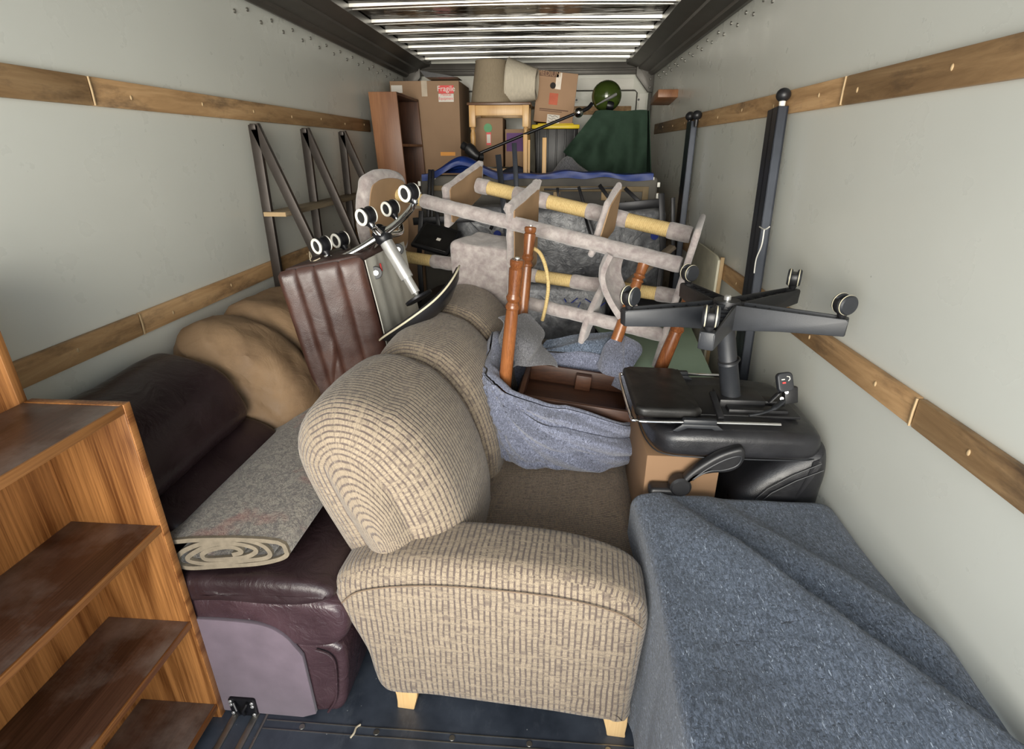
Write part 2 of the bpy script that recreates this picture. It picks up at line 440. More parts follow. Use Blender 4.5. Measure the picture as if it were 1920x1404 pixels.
def plush():
    m = MT('lilac_grey_plush', .95, 0, .15, .5); v = m.vec()
    n = m.noise(v, 26, 6, .6, .25); c = m.ramp(n, [(.3, lin(140, 129, 128)), (.5, lin(162, 153, 150)), (.72, lin(184, 176, 172))])
    m.col(c); b1 = m.bump(m.noise(v, 42, 5, .65, .2), .5, .009); m.bump(m.noise(v, 320, 3), .5, .003, b1); return m.m
M_PLUSH = plush()
def sisal():
    m = MT('sisal_rope_wrap', .85, 0, .2); v = m.vec('UV', scale=(1, 1, 1))
    w_ = m.n('ShaderNodeTexWave', wave_type='BANDS', bands_direction='Y'); m.L(v, w_.inputs[0]); w_.inputs['Scale'].default_value = 55; w_.inputs['Distortion'].default_value = .25; w_.inputs['Detail'].default_value = 2
    f = m.noise(m.vec(), 90, 5); k = m.math('ADD', m.math('MULTIPLY', w_.outputs['Fac'], .5), m.math('MULTIPLY', f, .5))
    m.col(m.ramp(k, [(.2, lin(176, 144, 88)), (.7, lin(232, 208, 150))])); m.bump(w_.outputs['Fac'], .6, .004); return m.m
M_SISAL = sisal()
M_MDF = plain('brown_fibreboard', (150, 122, 92), .75, 0, .1, 9, .1, 200)
M_CARD = plain('corrugated_cardboard', (160, 132, 106), .85, 0, .06, 5, .1, 120, .2)
M_CARD2 = plain('pale_cardboard', (172, 140, 112), .85, 0, .06, 5, .1, 120, .2)
M_TAPE = plain('clear_packing_tape', (188, 172, 150), .25, 0, .08, 20)
M_OAK = wood('oak_veneer', (96, 55, 22), (180, 124, 70), 'Z', .8, .38, 13, streak=1.25)
M_OAKX = wood('oak_veneer_edge', (110, 64, 28), (190, 132, 76), 'Y', 1.0, .42, 9)
M_SHELF = wood('dusty_walnut_shelf', (58, 36, 26), (112, 78, 60), 'Y', 1.0, .40, 6, dust=(158, 146, 138))
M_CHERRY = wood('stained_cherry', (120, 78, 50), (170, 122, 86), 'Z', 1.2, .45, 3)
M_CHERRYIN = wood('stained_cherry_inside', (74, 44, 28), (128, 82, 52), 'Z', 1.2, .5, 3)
M_LEG = wood('varnished_maple_leg', (92, 52, 28), (166, 106, 62), 'Z', 2.0, .25, 3)
M_PINE = wood('clear_pine', (196, 152, 94), (228, 190, 134), 'Z', 2.0, .4, 2)
M_BIRCH = wood('birch_leg', (206, 166, 110), (236, 204, 154), 'Z', 2.0, .3, 2)
M_TABLEWOOD = wood('dark_table_underside', (58, 34, 22), (108, 68, 44), 'X', 1.4, .5, 3)
M_TARP = plain('blue_tarpaulin', (20, 48, 116), .5, 0, .2, 16, .35, 30)
M_GREENCL = plain('dark_green_canvas', (44, 62, 50), .85, 0, .12, 20, .3, 300, .2)
M_GREENBD = plain('sage_table_board', (172, 198, 174), .55, 0, .05, 6)
def shade(name, rgb, wv):
    m = MT(name, .85, 0, .2); c = lin(*rgb); v = m.vec()
    n = m.noise(m.vec(scale=(1, 1, .2)), wv, 3); m.col(m.ramp(n, [(.3, tuple(x*.85 for x in c)), (.7, c)])); m.bump(n, .2, .002); return m.m
M_SHADE1 = shade('taupe_linen_shade', (150, 136, 114), 160)
M_SHADE2 = shade('cream_pleated_shade', (206, 196, 176), 60)
M_RED = plain('red_sticker', (222, 70, 68), .5, 0, .03)
M_ORANGE = plain('orange_sticker', (240, 160, 44), .5, 0, .03)
M_PAPER = plain('white_paper_label', (226, 220, 210), .7, 0, .03)
M_INK = plain('black_ink', (40, 34, 32), .8, 0, .05)
M_BRINK = plain('brown_ink', (112, 84, 68), .8, 0, .05)
M_BLUEINK = plain('blue_ink', (44, 62, 150), .7, 0, .05)
M_YELLOW = plain('yellow_lid_plastic', (236, 206, 30), .4, 0, .04)
M_PURPLE = plain('purple_print', (98, 54, 118), .6, 0, .08)
M_GREENST = plain('green_sticker', (96, 160, 110), .6, 0, .06)
M_OLIVE = plain('olive_gloss_shell', (58, 72, 30), .12, 0, .25, 6)
M_SKIN = plain('grey_sag_cloth', (188, 186, 176), .7, 0, .12, 8, .3, 60)
M_CREASE = plain('twine', (196, 184, 160), .8, 0, .05)
def bag():
    m = MT('grey_mattress_bag', .3, 0, .5); v = m.vec(); n = m.noise(v, 10, 6, .65, .8)
    m.col(m.ramp(n, [(.3, lin(70, 72, 78)), (.55, lin(122, 124, 128)), (.75, lin(176, 178, 180))])); m.bump(m.noise(v, 14, 5, .6, 1.0), .6, .015); return m.m
M_BAG = bag()
def mesh_cloth():
    m = MT('black_dust_mesh', .7, 0, .3); v = m.vec(); n = m.noise(v, 3, 5)
    m.col(m.ramp(n, [(.3, lin(72, 70, 68)), (.7, lin(108, 104, 96))])); return m.m
M_MESH = mesh_cloth()
M_PALE = plain('raw_softwood', (176, 150, 112), .7, 0, .1, 20)
M_MESHWOOD = plain('softwood_rail', (122, 106, 80), .8, 0, .12, 18)
def rug():
    m = MT('worn_persian_rug', .95, 0, .1, .3); v = m.vec()
    n = m.noise(v, 15, 5, .6, 3.0); f = m.noise(v, 34, 8, .75, 2.5)
    c = m.ramp(f, [(.34, lin(88, 84, 80)), (.47, lin(170, 164, 152)), (.56, lin(104, 96, 94)), (.68, lin(190, 184, 170))])
    c = m.mix(m.ramp(n, [(.44, 0.0), (.48, .6), (.50, .6), (.54, 0.0)]), c, lin(84, 82, 86))
    r_ = m.noise(v, 7, 4); c = m.mix(m.ramp(r_, [(.62, 0.0), (.72, .35)]), c, lin(176, 104, 92))
    m.col(c); m.bump(m.noise(v, 300, 3), .5, .003); return m.m
M_RUG = rug()
M_RUGEDGE = plain('rug_backing', (118, 108, 92), .9, 0, .15, 60, .4, 300)
# ------------------------------------------------------------------ the truck body
XL, XR, YB, ZC, Y0 = -1.485, .915, 5.9, 2.31, -.35
struct('floor', box(NB(), (XL-.05, Y0, -.06), (XR+.05, YB, 0)), M_FLOOR)
struct('wall_left', box(NB(), (XL-.04, Y0, 0), (XL, YB, ZC+.19)), M_WALL)
struct('wall_right', box(NB(), (XR, Y0, 0), (XR+.04, YB, ZC+.19)), M_WALL)
struct('wall_back', box(NB(), (XL, YB, 0), (XR, YB+.05, ZC+.19)), M_BACK)
struct('ceiling', box(NB(), (XL, Y0, ZC+.125), (XR, YB, ZC+.16)), M_ROOF)
# roof rails: a stepped channel along each top edge
def rail(x, s):
    bm = NB()
    box(bm, (min(x, x+s*.035), Y0, ZC-.005), (max(x, x+s*.035), YB, ZC+.12), .003)
    pts = [(0, ZC-.01), (.03, ZC-.018), (.055, ZC-.004), (.06, ZC+.012), (.15, ZC+.035), (.155, ZC+.050), (.26, ZC+.078), (.26, ZC+.12), (0, ZC+.12)]
    prism(bm, [(x+s*a, b) for a, b in pts], Y0, YB, lambda a, b, c: V((a, c, b)))
    return bm
struct('trim_1', rail(XL, 1), M_RAIL)
struct('trim_2', rail(XR, -1), M_RAIL)
struct('trim_3', box(box(NB(), (XL+.1, YB-.07, ZC-.0), (XR-.1, YB-.003, ZC+.1), .006), (XL+.1, YB-.09, ZC+.03), (XR-.1, YB-.06, ZC+.05), .004), M_RAIL)
# arched roof bows
k = 3
y = .45
bows = [.3, .8, 1.3, 1.8, 2.3, 2.8, 3.28, 3.68, 4.10, 4.42, 4.75, 5.06, 5.38, 5.68]
for y in bows:
    bm = NB(); n = 24; prof = [(-.050, .052), (-.046, .032), (-.012, .030), (-.008, .042), (.008, .042), (.012, .030), (.044, .032), (.048, .052)]
    rows = []
    for i in range(n+1):
        t = i/n; x = XL+.22+(XR-XL-.44)*t; a = .012*math.sin(math.pi*t)
        rows.append([bm.verts.new((x, y+p, ZC+.075+q+a)) for p, q in prof])
    for i in range(n):
        for j in range(len(prof)-1): bm.faces.new((rows[i][j], rows[i+1][j], rows[i+1][j+1], rows[i][j+1]))
    struct('trim_%d' % (k+1), bm, M_BOW); k += 1
# corner gussets, rivets and bulkhead frame
for x, s in ((XL, 1), (XR, -1)):
    bm = NB()
    prism(bm, [(x, ZC-.16), (x+s*.05, ZC-.16), (x+s*.17, ZC-.02), (x+s*.17, ZC+.09), (x, ZC+.09)], YB-.11, YB-.08, lambda a, b, c: V((a, c, b)), .006)
    for dx, dz in ((.035, -.12), (.05, .03), (.12, .03), (.035, -.05)): disc(bm, (x+s*dx, YB-.115, ZC+dz), (0, 1, 0), .010, .012, 12)
    box(bm, (min(x, x+s*.028), YB-.09, 0), (max(x, x+s*.028), YB-.002, ZC-.16), .004)
    struct('trim_%d' % (k+1), bm, M_RAIL); k += 1
bm = NB()
for yy in [i*.12+.4 for i in range(44)]:
    for x, s in ((XL, 1), (XR, -1)): disc(bm, (x+s*.003, yy, ZC-.045-(.03 if int(yy*100) % 24 > 12 else 0)), (1, 0, 0), .009, .008, 10)
struct('trim_%d' % (k+1), bm, M_STEEL); k += 1
bm = NB(); box(bm, (XL+.17, YB-.012, ZC-.125), (XR-.17, YB-.001, ZC-.03), .002)
box(bm, (XR-.115, YB-.012, .2), (XR-.045, YB-.001, ZC-.16), .002)
struct('trim_%d' % (k+1), bm, plain('white_bulkhead_panel', (240, 238, 228), .45, 0, .03, 10)); k += 1
bm = NB(); g = ZC-.135; xa, xb = XL+.13, XR-.135
tube(bm, [(xa, YB-.012, .3), (xa, YB-.012, g-.02), (xa+.02, YB-.012, g), (xb-.02, YB-.012, g), (xb, YB-.012, g-.02), (xb, YB-.012, .3)], .006, 8)
struct('trim_%d' % (k+1), bm, M_RAIL); k += 1
bm = NB(); bk = NB()
for x, z in [(-1.20+i*.2, ZC-.215) for i in range(11)]+[(XR-.19, 1.98), (XL+.19, 1.98), (XR-.19, 1.75)]:
    disc(bm, (x, YB-.004, z), (0, 1, 0), .024, .008, 20); disc(bk, (x, YB-.011, z), (0, 1, 0), .010, .008, 12)
struct('trim_%d' % (k+1), bm, M_WHITE); k += 1
struct('trim_%d' % (k+1), bk, M_BLACKP); k += 1
# tie-down slats along the walls
def slat(x, s, z0, z1, y0, y1, label, grp, cuts=()):
    t = Thing('wooden_tie_rail', label, 'rail', (x, (y0+y1)/2, z0), grp)
    ys = [y0]+list(cuts)+[y1]
    for a, b in zip(ys, ys[1:]):
        t.part('board', box(NB(), (min(x, x+s*.018), a+.004, z0), (max(x, x+s*.018), b-.004, z1), .003), M_SLAT)
        q = a+.17
        while q < b-.05:
            t.part('screw', ball(NB(), (x+s*.018, q, (z0+z1)/2+.006*math.sin(q*9)), .008, 6, (.45, .6, 1)), M_PALE); q += .41
    for c in cuts:
        t.part('joint_edge', tube(NB(), [(x+s*.019, c, z0+.001), (x+s*.0195, c+.001, (z0+z1)/2), (x+s*.019, c, z1-.001)], .0035, 6), M_PALE, label='pale raw edge where two boards meet')
slat(XL, 1, 1.778, 1.862, Y0, 4.585, 'upper wooden tie-down rail along the left wall', 'tie-down rails on the walls', (1.80,))
slat(XL, 1, 1.030, 1.108, Y0, 5.6, 'lower wooden tie-down rail along the left wall, behind the recliners', 'tie-down rails on the walls', (1.74,))
slat(XR, -1, 1.778, 1.860, Y0, 5.42, 'upper wooden tie-down rail along the right wall', 'tie-down rails on the walls', (1.955,))
slat(XR, -1, 1.018, 1.094, Y0, 5.6, 'lower wooden tie-down rail along the right wall', 'tie-down rails on the walls', (1.24, 2.05))
tw = Thing('wood_block', 'short brown wooden block fixed high on the right wall near the bulkhead', 'block', (.85, 4.75, 2.0))
tw.part('block', beam(NB(), P(1212, 188, Y=4.9)+V((.11, 0, -.01)), P(1240, 172, Y=4.6)+V((.052, 0, -.01)), .15, .055, bev=.004), M_CHERRY)
t = Thing('wooden_tie_rail', 'wooden tie-down rail across the front bulkhead behind the boxes', 'rail', (-.2, YB-.01, 2.0), 'tie-down rails on the walls')
t.part('board', box(NB(), (-1.1, YB-.02, 1.965), (.735, YB-.001, 2.04), .003), M_SLAT)
# floor details: recessed track and seams with screws at the left
bm = NB()
for a, b, h in ((-.965, -.945, .006), (-.90, -.88, .006), (-.86, -.852, .004)): box(bm, (a, .3, 0), (b, 3.5, h), .002)
struct('trim_%d' % (k+1), bm, M_STEEL); k += 1
bm = NB()
for yy in (1.035, 1.062): box(bm, (-.85, yy-.0012, 0), (XR, yy+.0012, .002))
for i in range(7): disc(bm, (-.73+i*.235, 1.048, .001), (0, 0, 1), .009, .004, 14)
for yy in (1.475, 1.495): box(bm, (-.85, yy-.0012, 0), (XR, yy+.0012, .002))
struct('trim_%d' % (k+1), bm, M_STEEL); k += 1
solo('dry_twig', tube(NB(), smooth_open([P(657, 1383, Z=.004), P(664, 1374, Z=.006), P(668, 1364, Z=.006), P(676, 1358, Z=.004)]), .003, 6), M_CREASE, 'small dry twig lying on the dark floor in front of the tweed sofa', 'twig', (0, 0, 0))
# ------------------------------------------------------------------ tweed sofa
SA = R(-3.5)
def SF(a, b, c, o=V((-.45, 1.10, 0))):
    """sofa frame: a across (to the seat front), c along, b up"""
    x, y = a-o.x, c-o.y
    return V((o.x+x*math.cos(SA)-y*math.sin(SA), o.y+x*math.sin(SA)+y*math.cos(SA), b))
sofa = Thing('tweed_sofa', 'beige ribbed tweed sofa with plump rolled back standing in the middle of the truck', 'sofa', (-.1, 2.0, 0))
arm = smooth_closed([(-.485, .10), (-.53, .27), (-.585, .42), (-.60, .50), (-.56, .56), (-.46, .605), (-.25, .635), (0, .635), (.15, .61), (.25, .565), (.285, .50), (.28, .35), (.268, .15), (.25, .09), (.0, .095), (-.3, .098)], 96)
sofa.part('armrest', pillow(NB(), arm, 1.095, 1.32, .055, SF, swap=True, bulge=.008, capr=14), M_TWEED)
arm2 = [(a, b) for a, b in arm]
sofa.part('armrest', pillow(NB(), arm2, 2.80, 3.00, .055, SF, swap=True), M_TWEED)
crease = smooth_open([(-.56, .475), (-.50, .525), (-.36, .562), (-.2, .578), (-.0, .578), (.12, .565), (.21, .54), (.265, .50)], 6)
sofa.part('welt_seam', tube(NB(), [SF(p[0], p[1], 1.088) for p in [V((q[0], q[1])) for q in crease]], .0022, 6), plain('seam_thread', (124, 106, 88), .9))
backp = smooth_closed([(-.24, .30), (-.235, .46), (-.24, .58), (-.275, .72), (-.335, .85), (-.42, .945), (-.51, .99), (-.60, .985), (-.675, .925), (-.705, .83), (-.675, .70), (-.62, .56), (-.57, .44), (-.52, .30)], 90)
def bw(a, b, c, y0=0, y1=1):
    return a, b, c
for y0, y1 in ((1.225, 1.755), (1.735, 2.29), (2.27, 2.83)):
    sofa.part('back_cushion', pillow(NB(), [(a*(1+.04*(y0 < 1.3)), b+.01*(y0 < 1.3)) for a, b in backp], y0-.02*(y0 < 1.3), y1, .12 if y0 < 1.3 else .095, SF, bulge=.055, cen=(-.45, .63), nd=8, seg=10, wrap=True,
              warp=lambda a, b, c, y0=y0, y1=y1: (a+(-.02)*math.sin(math.pi*min(max((c-y0)/(y1-y0), 0), 1)) if a < -.45 else a+.02*math.sin(math.pi*min(max((c-y0)/(y1-y0), 0), 1)), b+.012*math.sin(math.pi*min(max((c-y0)/(y1-y0), 0), 1))*(1 if b > .7 else 0), c)), M_TWEED)
seat = smooth_closed([(-.30, .30), (-.30, .44), (-.1, .475), (.12, .475), (.26, .455), (.305, .40), (.30, .32), (.0, .29)], 60)
for y0, y1 in ((1.30, 2.06), (2.05, 2.82)):
    sofa.part('seat_cushion', pillow(NB(), seat, y0, y1, .05, SF, bulge=.0, nd=4), M_TWEED2)
sofa.part('base', pillow(NB(), rrect(.76, .24, .03) and [(x-.11, y+.21) for x, y in rrect(.76, .24, .03)], 1.2, 2.95, .02, SF), M_TWEED)
def foot(a, c, s):
    bm = NB()
    prism(bm, [(a-.040, .105), (a+.040, .105), (a+.036+s*.008, .06), (a+.026+s*.02, .02), (a+.022+s*.03, 0), (a-.034+s*.03, 0), (a-.032+s*.018, .03), (a-.033+s*.008, .06)], c, c+.055, SF, .004)
    return bm
for a, c, s in ((-.42, 1.13, 0), (.225, 1.13, .6), (-.42, 2.9, 0), (.225, 2.9, .6)): sofa.part('leg', foot(a, c, s), M_BIRCH)

# ------------------------------------------------------------------ oak bookcases by the left wall
bc = Thing('oak_bookcase', 'open oak bookcase with dusty dark shelves beside the tail of the truck', 'bookcase', (-1.12, .6, 0))
X0, X1, YE = -1.247, -1.0, 1.058
bc.part('side_panel', box(NB(), (X0, YE, 0), (X1, YE+.022, 1.095), .002), M_OAK)
bc.part('side_panel', box(NB(), (X0, .02, 0), (X1, .042, 1.095), .002), M_OAK)
bc.part('back_panel', box(NB(), (X0-.008, .02, 0), (X0+.002, YE+.02, 1.09)), M_OAK)
bc.part('top', box(NB(), (X0-.004, .02, 1.075), (X1-.004, YE+.001, 1.093), .002), M_SHELF)
for z in (.746, .408, .062):
    s = bc.part('shelf', box(NB(), (X0+.002, .042, z-.018), (X1-.004, YE, z), .001), M_SHELF)
    bc.part('shelf_edge', box(NB(), (X1-.004, .042, z-.02), (X1+.002, YE, z+.001), .0015), M_OAKX, s, 'oak coloured front edge strip')
bc.part('front_edge', box(NB(), (X1-.001, YE+.001, 0), (X1+.004, YE+.022, 1.095), .001), M_OAKX)
bc.part('top_edge', box(NB(), (X1-.004, .042, 1.072), (X1+.002, YE, 1.095), .0015), M_OAKX)
tb = Thing('oak_bookcase', 'taller oak bookcase against the left wall, behind the open one', 'bookcase', (-1.37, .6, 0))
tb.part('side_panel', box(NB(), (-1.475, YE, 0), (X0-.012, YE+.022, 1.38), .002), M_OAK)
tb.part('side_panel', box(NB(), (-1.475, .05, 0), (X0-.012, .072, 1.38), .002), M_OAK)
tb.part('back_panel', box(NB(), (-1.478, .05, 0), (-1.466, YE+.02, 1.37)), M_OAK)
tb.part('top', box(NB(), (-1.466, .072, 1.36), (X0-.014, YE, 1.378), .002), M_SHELF)
for z in (1.03, .7, .36, .05): tb.part('shelf', box(NB(), (-1.466, .072, z-.018), (X0-.014, YE, z), .001), M_SHELF)

# ------------------------------------------------------------------ dark leather recliner loveseat
def YF(a, b, c): return V((a, c, b))
rc = Thing('leather_recliner_sofa', 'dark oxblood leather reclining sofa without its arm, along the left wall', 'sofa', (-1.0, 1.45, 0))
RY0, RY1 = 1.10, 1.76
def wr(bm, amp=.006, s=9, k=0): return rough_up(bm, amp, s, k)
seatp = smooth_closed([(-1.2, .43), (-1.2, .53), (-.95, .545), (-.75, .55), (-.62, .54), (-.575, .51), (-.60, .475), (-.72, .455), (-.95, .45)], 70)
rc.part('seat_cushion', wr(pillow(NB(), seatp, RY0-.02, RY1+.015, .03, YF, nd=6), .006, 7), M_LDARK)
apron = smooth_closed([(-1.1, .33), (-1.1, .47), (-.8, .475), (-.62, .47), (-.565, .44), (-.555, .37), (-.585, .31), (-.66, .29), (-.8, .30)], 60)
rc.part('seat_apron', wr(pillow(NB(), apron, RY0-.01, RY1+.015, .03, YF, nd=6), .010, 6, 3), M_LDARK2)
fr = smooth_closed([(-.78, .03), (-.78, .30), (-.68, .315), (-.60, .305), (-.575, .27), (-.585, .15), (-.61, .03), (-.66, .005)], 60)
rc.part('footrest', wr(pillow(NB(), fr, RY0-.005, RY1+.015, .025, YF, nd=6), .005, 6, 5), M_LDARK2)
seam = [YF(a, b, RY0-.012) for a, b in ((-.66, .02), (-.628, .08), (-.615, .16), (-.61, .24), (-.625, .275), (-.66, .29))]
rc.part('piping', tube(NB(), smooth_open(seam), .004, 8), M_LDARK2)
rc.part('frame', box(NB(), (-1.2, RY0+.02, .02), (-.68, RY1+.0, .46), .01), M_SUEDE)
pan = [(-1.45, .02), (-1.45, .40)]+[tuple(p)[:2] for p in smooth_open([(-1.05, .395), (-.90, .395), (-.80, .385), (-.745, .35), (-.715, .30), (-.70, .27)], 5)]+[(-.695, .02), (-.74, .0), (-.85, .002)]
rc.part('side_panel', prism(NB(), pan, RY0-.022, RY0-.008, YF, .002), M_SUEDE, label='matte mauve dust cover where the arm was taken off')
br = rc.part('arm_bracket', prism(NB(), rrect(.085, .075, .008), RY0-.030, RY0-.022, lambda a, b, c: V((a-.925, c, b+.038)), .001), M_BLACKM, label='black metal bracket')
bm = NB()
for s in (-1, 1): tube(bm, [V((-.925+s*.022, RY0-.036, .066)), V((-.925+s*.010, RY0-.045, .045)), V((-.925+s*.008, RY0-.040, .02))], .005, 8)
rc.part('hook', bm, M_BLACKM, br)
for dx, dz in ((-.034, .066), (-.034, .052), (-.034, .014), (.034, .062), (.034, .048), (.034, .012)):
    rc.part('screw_head', disc(NB(), (-.925+dx, RY0-.033, dz), (0, 1, 0), .0055, .004, 12), M_SILVER, br)
low = smooth_closed([(-1.30, .42), (-1.34, .62), (-1.28, .71), (-1.15, .71), (-1.05, .665), (-1.01, .60), (-1.03, .54), (-1.15, .47)], 60)
rc.part('lower_back_cushion', wr(pillow(NB(), low, 1.15, RY1+.0, .05, YF, nd=6, seg=8), .006, 7, 9), M_LDARK)
up = smooth_closed([(-1.40, .60), (-1.46, .80), (-1.455, .93), (-1.40, .975), (-1.30, .965), (-1.18, .90), (-1.12, .80), (-1.11, .74), (-1.15, .70), (-1.25, .66)], 70)
rc.part('back_cushion', wr(pillow(NB(), up, 1.09, RY1-.03, .045, YF, nd=6, seg=8), .012, 5, 2), M_LDARK)

# ------------------------------------------------------------------ tan recliner
tn = Thing('tan_recliner_sofa', 'tan brown microsuede reclining sofa with puffy backs, along the left wall', 'sofa', (-1.1, 2.4, 0))
def puff(y0, y1, dx=0, dz=0, sc=1, k=0):
    o = smooth_closed([(-1.30, .42), (-1.42, .62), (-1.475, .85), (-1.45, .975), (-1.36, 1.03), (-1.22, 1.01), (-1.08, .93), (-.985, .79), (-.95, .66), (-.98, .54), (-1.12, .42)], 90)
    o = [(max(a+dx, -1.478), b+dz) for a, b in o]
    bm = pillow(NB(), o, y0, y1, .13, YF, nd=10, seg=12, bulge=.02)
    bm.normal_update()
    for v in bm.verts:
        e = min(v.co.y-y0, y1-v.co.y); m = math.exp(-max(e, 0)/.085)
        v.co += v.normal*((.030*m*(1-m*.5))*(abs(math.sin(v.co.z*34+v.co.x*26+k+2*nz(v.co, 6)))**.5)-.012*m + .014*nz(v.co, 5, k)+.004*nz(v.co, 16, k))
    return bm
tn.part('back_cushion', puff(1.77, 2.12), M_LTAN)
tn.part('back_cushion', puff(2.07, 2.62, .0, .0, 1, 2), M_LTAN)
tseat = smooth_closed([(-1.3, .34), (-1.3, .47), (-1.0, .50), (-.78, .48), (-.70, .42), (-.72, .34), (-1.0, .32)], 60)
tn.part('seat_cushion', wr(pillow(NB(), tseat, 1.79, 2.20, .05, YF, nd=5), .01, 6), M_LTAN)
tn.part('seat_cushion', wr(pillow(NB(), tseat, 2.20, 2.62, .05, YF, nd=5), .01, 6, 3), M_LTAN)
tn.part('base', pillow(NB(), [(a-1.08, b+.17) for a, b in rrect(.68,   .34, .04)], 1.79, 2.62, .03, YF), M_LTAN)

# ------------------------------------------------------------------ rolled rug on the recliner seat
ru = Thing('rolled_rug', 'loosely rolled grey patterned rug lying on the dark leather seat', 'rug', (-.93, 1.6, .59))
def spiral(sx, sz, th=.0085):
    pts = []
    N = 190; turns = 3.6
    for i in range(N+1):
        t = i/N; a = -2*math.pi*turns*t+R(160); r = 1.0-.78*t
        wob = 1+.05*math.sin(a*1.0+.7)+.03*math.sin(5*a+t*9)
        x = sx*r*math.cos(a)*wob; z = sz*r*math.sin(a)*wob
        z += .012*math.sin(x*16+1.2)
        pts.append(V((x, z)))
    # loose flap going to the upper left
    pre = [V((-sx*1.38, sz*.10)), V((-sx*1.25, sz*.22)), V((-sx*1.1, sz*.42)), V((-sx*.95, sz*.72)), V((-sx*.7, sz*.98)), V((-sx*.3, sz*1.06)), V((sx*.1, sz*.95)), V((sx*.55, sz*.80)), V((sx*.85, sz*.62))]
    j = next(i for i, p in enumerate(pts) if i > 10 and p.x > sx*.9)
    return pre+pts[j:]
sp = spiral(.172, .058)
sp = [V((p[0], p[1])) for p in smooth_open([(p.x, p.y, 0) for p in sp[::2]], 3)]
bm = NB(); th = .0058; rings = []
ys = [1.115+.046*i for i in range(22)]
uvl = bm.loops.layers.uv.verify()
for yi, yy in enumerate(ys):
    f = yi/(len(ys)-1); row = []
    cx = -.885+.05*f+.0*yi; cz = .606+.026*f; s = 1-.06*f
    for i, p in enumerate(sp):
        a = sp[max(i-1, 0)]; b = sp[min(i+1, len(sp)-1)]; tt = (b-a).normalized(); nn = V((tt.y, -tt.x))
        row.append([bm.verts.new((cx+(p.x+nn.x*q)*s, yy+(p.x*.16 if yi == 0 else 0), cz+(p.y+nn.y*q)*s)) for q in (th, -th)])
    rings.append(row)
for a, b in zip(rings, rings[1:]):
    for i in range(len(sp)-1):
        for k_ in (0, 1): bm.faces.new((a[i][k_], a[i+1][k_], b[i+1][k_], b[i][k_]))
    for i in (0, len(sp)-1): bm.faces.new((a[i][0], a[i][1], b[i][1], b[i][0]))
ru.part('pile', bm, M_RUG)
bm = NB(); row = rings and None
r0 = []
for i, p in enumerate(sp):
    a = sp[max(i-1, 0)]; b = sp[min(i+1, len(sp)-1)]; tt = (b-a).normalized(); nn = V((tt.y, -tt.x))
    r0.append([V((-.885+(p.x+nn.x*q), 1.115+p.x*.16+dy, .606+(p.y+nn.y*q))) for q, dy in ((th*1.15, -.004), (-th*1.15, -.004), (th*1.15, .006), (-th*1.15, .006))])
vs = [[bm.verts.new(c) for c in r] for r in r0]
for a, b in zip(vs, vs[1:]):
    for i, j in ((0, 1), (1, 3), (3, 2), (2, 0)): bm.faces.new((a[i], a[j], b[j], b[i]))
ru.part('bound_edge', bm, M_RUGEDGE, label='pale backing edge wound in a spiral')

# ------------------------------------------------------------------ felt-covered stack at the right
def cover(u, v):
    Y = .33+1.15*v
    zt = .625; xl = .290+.008*math.sin(Y*7)
    L1 = zt; L2 = XR-.012-xl; s = u*(L1+L2)
    wob = .010*math.sin(Y*9+1)*(1-min(s/L1, 1))+.012*math.sin(Y*23)*max(0, 1-s/L1*1.3)
    r = .03
    if s < L1-r: x, z = xl-abs(wob)*.5-.025*max(0, 1-s/.25)*math.exp(-((Y-1.16)/.05)**2), s+.004
    elif s < L1+r:
        a = (s-(L1-r))/(2*r)*math.pi/2; x = xl+r-r*math.cos(a); z = zt-r+r*math.sin(a)
    else: x, z = xl+(s-L1), zt
    if s > L1:
        # long diagonal folds running from the far left corner to the near right
        def fold(px, py, dx, dy, amp, wid, sh):
            l = math.hypot(dx, dy); n = ((x-px)*dy-(Y-py)*dx)/-l   # signed distance: + towards the wall
            g = amp*(math.exp(-(n/wid)**2) if n < 0 else math.exp(-(n/(wid*sh))**2)); return g
        m = min(1, (s-L1)/.08)
        z += m*(.25+.75*min(1, (1.48-Y)/.28))*(fold(*F1, .055, .15, .16)+fold(*F2, .030, .09, .3)+.010*nz((x, Y, 0), 3.5)+.004*nz((x, Y, 3), 11))
        edge = max(0, 1-(XR-.012-x)/.05); z -= .02*edge*edge
    if v > .985: z -= (v-.985)*2.2
    return V((x, Y, z))
q0, q1 = P(1262, 940, Z=.65), P(1800, 1330, Z=.66)
F1 = (q0.x, q0.y, q1.x-q0.x, q1.y-q0.y)
q0, q1 = P(1330, 925, Z=.65), P(1520, 1040, Z=.65)
F2 = (q0.x, q0.y, q1.x-q0.x, q1.y-q0.y)
solo('moving_blanket', grid(NB(), 90, 90, cover, .008), M_FELT, 'large blue grey felt moving blanket draped over a low stack at the bottom right', 'blanket', (.6, .9, 0))
def under(u, v):
    Y = .5+.62*v; h = .50*u
    return V((.238-.012*math.sin(Y*17)-.01*math.sin(h*14+Y*8), Y, h+.004))
t_ = Thing('cardboard_carton', 'brown cardboard carton under the upside-down office chair', 'carton', (.58, 1.70, 0))
t_.part('carton_body', box(NB(), (.325, 1.51, .0), (.56, 1.88, .742), .004), plain('shaded_brown_cardboard', (124, 96, 70), .85, 0, .06, 5))  # shadow under the chair is put into this darker cardboard colour
